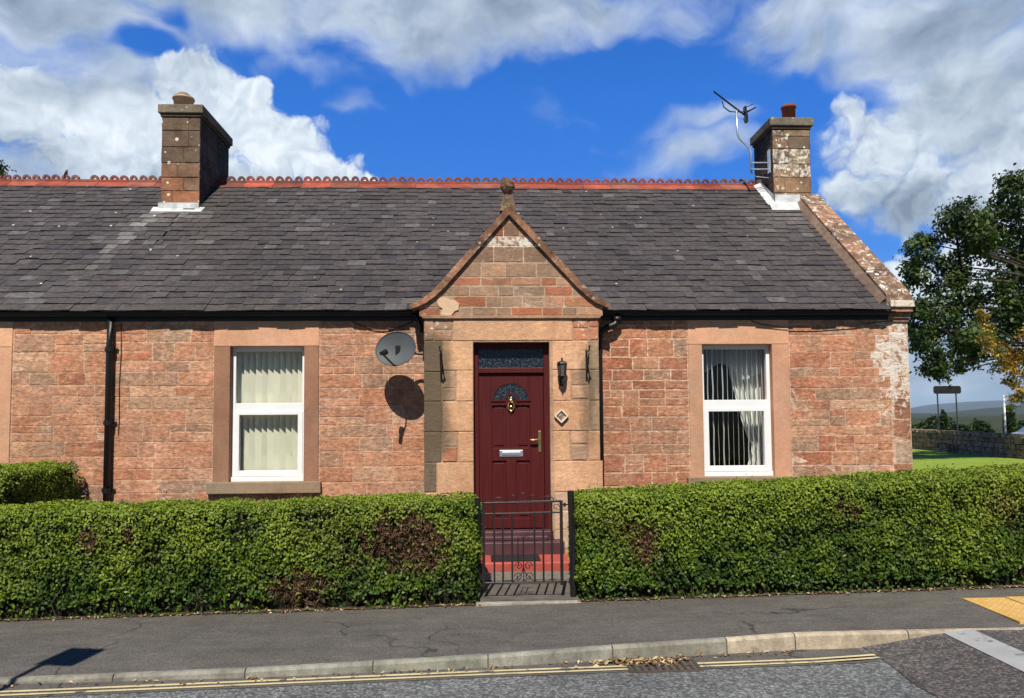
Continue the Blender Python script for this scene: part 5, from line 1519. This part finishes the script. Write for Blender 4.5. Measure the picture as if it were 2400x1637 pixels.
# clouds by direction (azimuth, elevation in degrees): a soft grey deck overhead, billowing white cumulus below it
DECK = [(-32, 26.5, 12, 4.2, 1.05), (-29, 22.8, 8.5, 3.2, .9), (-20.1, 29.0, 11, 2.6, 1.0), (-9, 30.0, 13, 3.0, 1.05), (1.5, 29.3, 12, 3.0, 1.05), (-4, 27.8, 8, 2.2, .85), (3.5, 27.3, 5, 1.5, .6), (10.5, 29.8, 8.5, 2.6, .85), (-13, 26.0, 5, 1.6, .55), (28, 28.0, 10, 2.9, 1.05), (33, 25.5, 9.0, 3.8, 1.1), (36, 21, 7, 4, 1.0), (25.5, 25.6, 3.6, 2.2, .7), (16.3, 20.1, 6.5, 1.8, .62), (18.6, 21.9, 4.8, 1.0, .55), (14.0, 21.4, 3, .9, .4), (-9.6, 24.1, 2.6, .9, .34), (34, 2.6, 10, 3.2, 1.0), (35, 5.8, 7, 2.6, .8), (-31, 16.4, 9, 1.6, .75)]
CUMU = [(-32.0, 20.0, 6.5, 2.9, 1.0), (-25.8, 20.4, 6.0, 3.4, 1.0), (-21.2, 23.3, 4.6, 3.4, 1.0), (-18.8, 21.3, 5.6, 3.9, 1.05), (-17.0, 23.4, 2.2, 1.6, .9), (-14.6, 19.8, 4.4, 3.2, 1.0), (-11.6, 18.3, 3.8, 2.2, .95), (-24, 17.6, 12, 2.8, 1.0), (-8.9, 17.8, 2.6, 1.3, .7), (30.2, 18.3, 5.6, 4.2, 1.0), (34.5, 19.8, 7.0, 5.2, 1.05), (31.5, 15.0, 5.6, 3.4, 1.0), (36.5, 14.5, 6.0, 5.6, 1.05), (27.6, 16.2, 3.2, 2.8, .9), (27.6, 20.3, 2.8, 2.0, .8), (31.0, 9.9, 2.3, 2.0, 1.0), (35.0, 9.6, 4.0, 3.6, 1.0), (32.6, 8.6, 3.0, 1.8, .9)]
SHADE = [(-33, 17.0, 6, 2.0, .8), (-27.5, 22.8, 4.5, 1.5, .5), (30.3, 14.0, 6.0, 2.3, .9), (-21.5, 24.8, 1.8, 1.0, .3), (-18, 16.9, 9, 1.3, .6), (35.5, 17.5, 4, 1.8, .5), (29, 20, 2, 2, .3)]
def tnoise(P_, sc, det, ro, off=(0, 0, 0), color=False):
    n = k.node('ShaderNodeTexNoise'); n.inputs['Scale'].default_value = sc; n.inputs['Detail'].default_value = det; n.inputs['Roughness'].default_value = ro
    k.link(k.vmath('ADD', P_, off) if any(off) else P_, n.inputs['Vector']); return n.outputs[1 if color else 0]
def blobs(lst, P_, a=.1, b=1.4):
    acc = None
    for (az_, e, ra, re, w) in lst:
        v = k.vmath('MULTIPLY', k.vmath('SUBTRACT', P_, (az_, e, 0)), (1/ra, 1/re, 0))
        s_ = k.math('MULTIPLY', k.rng(k.vmath('LENGTH', v), a, b, 1, 0, True), w)
        acc = s_ if acc is None else k.math('MAXIMUM', acc, s_)
    return acc
def warp(P_, sc, amt, det=2, off=(0, 0, 0)):
    return k.vmath('ADD', P_, k.vmath('SCALE', k.vmath('SUBTRACT', tnoise(P_, sc, det, .5, off, True), (.5, .5, .5)), amt))
# deck
Pd = warp(Pv, .13, 6.0, 3)
flat = k.vmath('MULTIPLY', Pd, (.8, 1.5, 1))
fd = tnoise(flat, .16, 7, .56)
dd = k.math('ADD', blobs(DECK, Pd, 0., 1.5), k.math('MULTIPLY', k.math('SUBTRACT', fd, .5), 1.5))
md = k.math('MULTIPLY', k.rng(dd, .12, .95, 0, 1, True), .93)
ld_ = k.math('ADD', k.rng(dd, .35, 1.35, .64, .22), k.math('MULTIPLY', k.math('SUBTRACT', tnoise(flat, .22, 6, .55, (7, 3, 2)), .5), 1.5))
# cumulus
Pc = warp(warp(Pv, .30, 2.6, 2, (5, 1, 0)), 1.0, .75, 2)
def puff(P_, off=(0, 0, 0)):
    b1 = k.math('ABSOLUTE', k.math('SUBTRACT', tnoise(P_, .34, 1, .4, off), .5))
    b2 = k.math('ABSOLUTE', k.math('SUBTRACT', tnoise(P_, .85, 2, .45, off), .5))
    b3 = k.math('ABSOLUTE', k.math('SUBTRACT', tnoise(P_, 2.1, 3, .5, off), .5))
    return k.math('ADD', k.math('MULTIPLY', b1, 1.7), k.math('ADD', k.math('MULTIPLY', b2, .85), k.math('MULTIPLY', b3, .30)))
p1 = puff(Pc); p2 = puff(Pc, (-.30, .55, 0))
gap = blobs([(-24.4, 25.1, 2.3, 1.3, 1.), (-22.8, 26.8, 1.2, 1.0, .6), (-14.2, 24.8, 2.2, 2.0, .7)], Pd, .1, 1.3)
dd = k.math('SUBTRACT', dd, k.math('MULTIPLY', gap, .62)); md = k.math('MULTIPLY', k.rng(dd, .12, .95, 0, 1, True), .93)
dc = k.math('ADD', blobs(CUMU, Pc, .2, 1.35), k.math('MULTIPLY', k.math('SUBTRACT', p1, .34), .75))
dc = k.math('SUBTRACT', dc, k.math('MULTIPLY', gap, .42))
soft = k.rng(az, 15, 26, .66, .86)
mc = k.rng(dc, .31, soft, 0, 1, True)
lc_ = k.math('ADD', .76, k.math('MULTIPLY', k.math('SUBTRACT', p1, p2), .62))
lc_ = k.math('SUBTRACT', lc_, k.math('MULTIPLY', blobs(SHADE, Pc, 0, 1.5), .60))
lc_ = k.math('ADD', lc_, k.math('MULTIPLY', k.math('SUBTRACT', tnoise(Pc, .22, 5, .5, (3, 9, 1)), .5), .8))
def ramp_(f):
    r_ = k.node('ShaderNodeValToRGB'); k.link(k.math('ADD', f, 0., clamp=True), r_.inputs[0])
    els = r_.color_ramp.elements
    els[0].position = 0.; els[0].color = (2.0, 2.55, 3.3, 1); els[1].position = 1.; els[1].color = (7.6, 8.3, 8.9, 1)
    for p_, c_ in ((.35, (3.3, 4.1, 5.1, 1)), (.68, (5.4, 6.2, 7.1, 1))):
        e = els.new(p_); e.color = c_
    return r_.outputs[0]
mask = md
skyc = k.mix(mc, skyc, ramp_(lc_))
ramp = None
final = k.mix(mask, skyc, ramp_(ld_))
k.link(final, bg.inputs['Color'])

# =============================================================== CAMERA
cam = bpy.data.cameras.new('camera'); co = bpy.data.objects.new('camera', cam); COL.objects.link(co)
cam.sensor_width = 36; cam.lens = 26.0; cam.shift_y = .0333; cam.clip_start = .05; cam.clip_end = 20000
Fv = Vector((.041813, .997626, .054712)); Rv = Vector((.999109, -.041437, -.007988)); Uv = Vector((.005702, -.054998, .99847))
m = Matrix((Rv, Uv, -Fv)).transposed().to_4x4(); m.translation = (0, 0, 1.7)
co.matrix_world = m
scene.camera = co
scene.view_settings.view_transform = 'Standard'; scene.view_settings.look = 'None'
scene.view_settings.exposure = .27; scene.view_settings.gamma = 1
scene.cycles.max_bounces = 8; scene.cycles.transparent_max_bounces = 12
scene.cycles.use_denoising = True
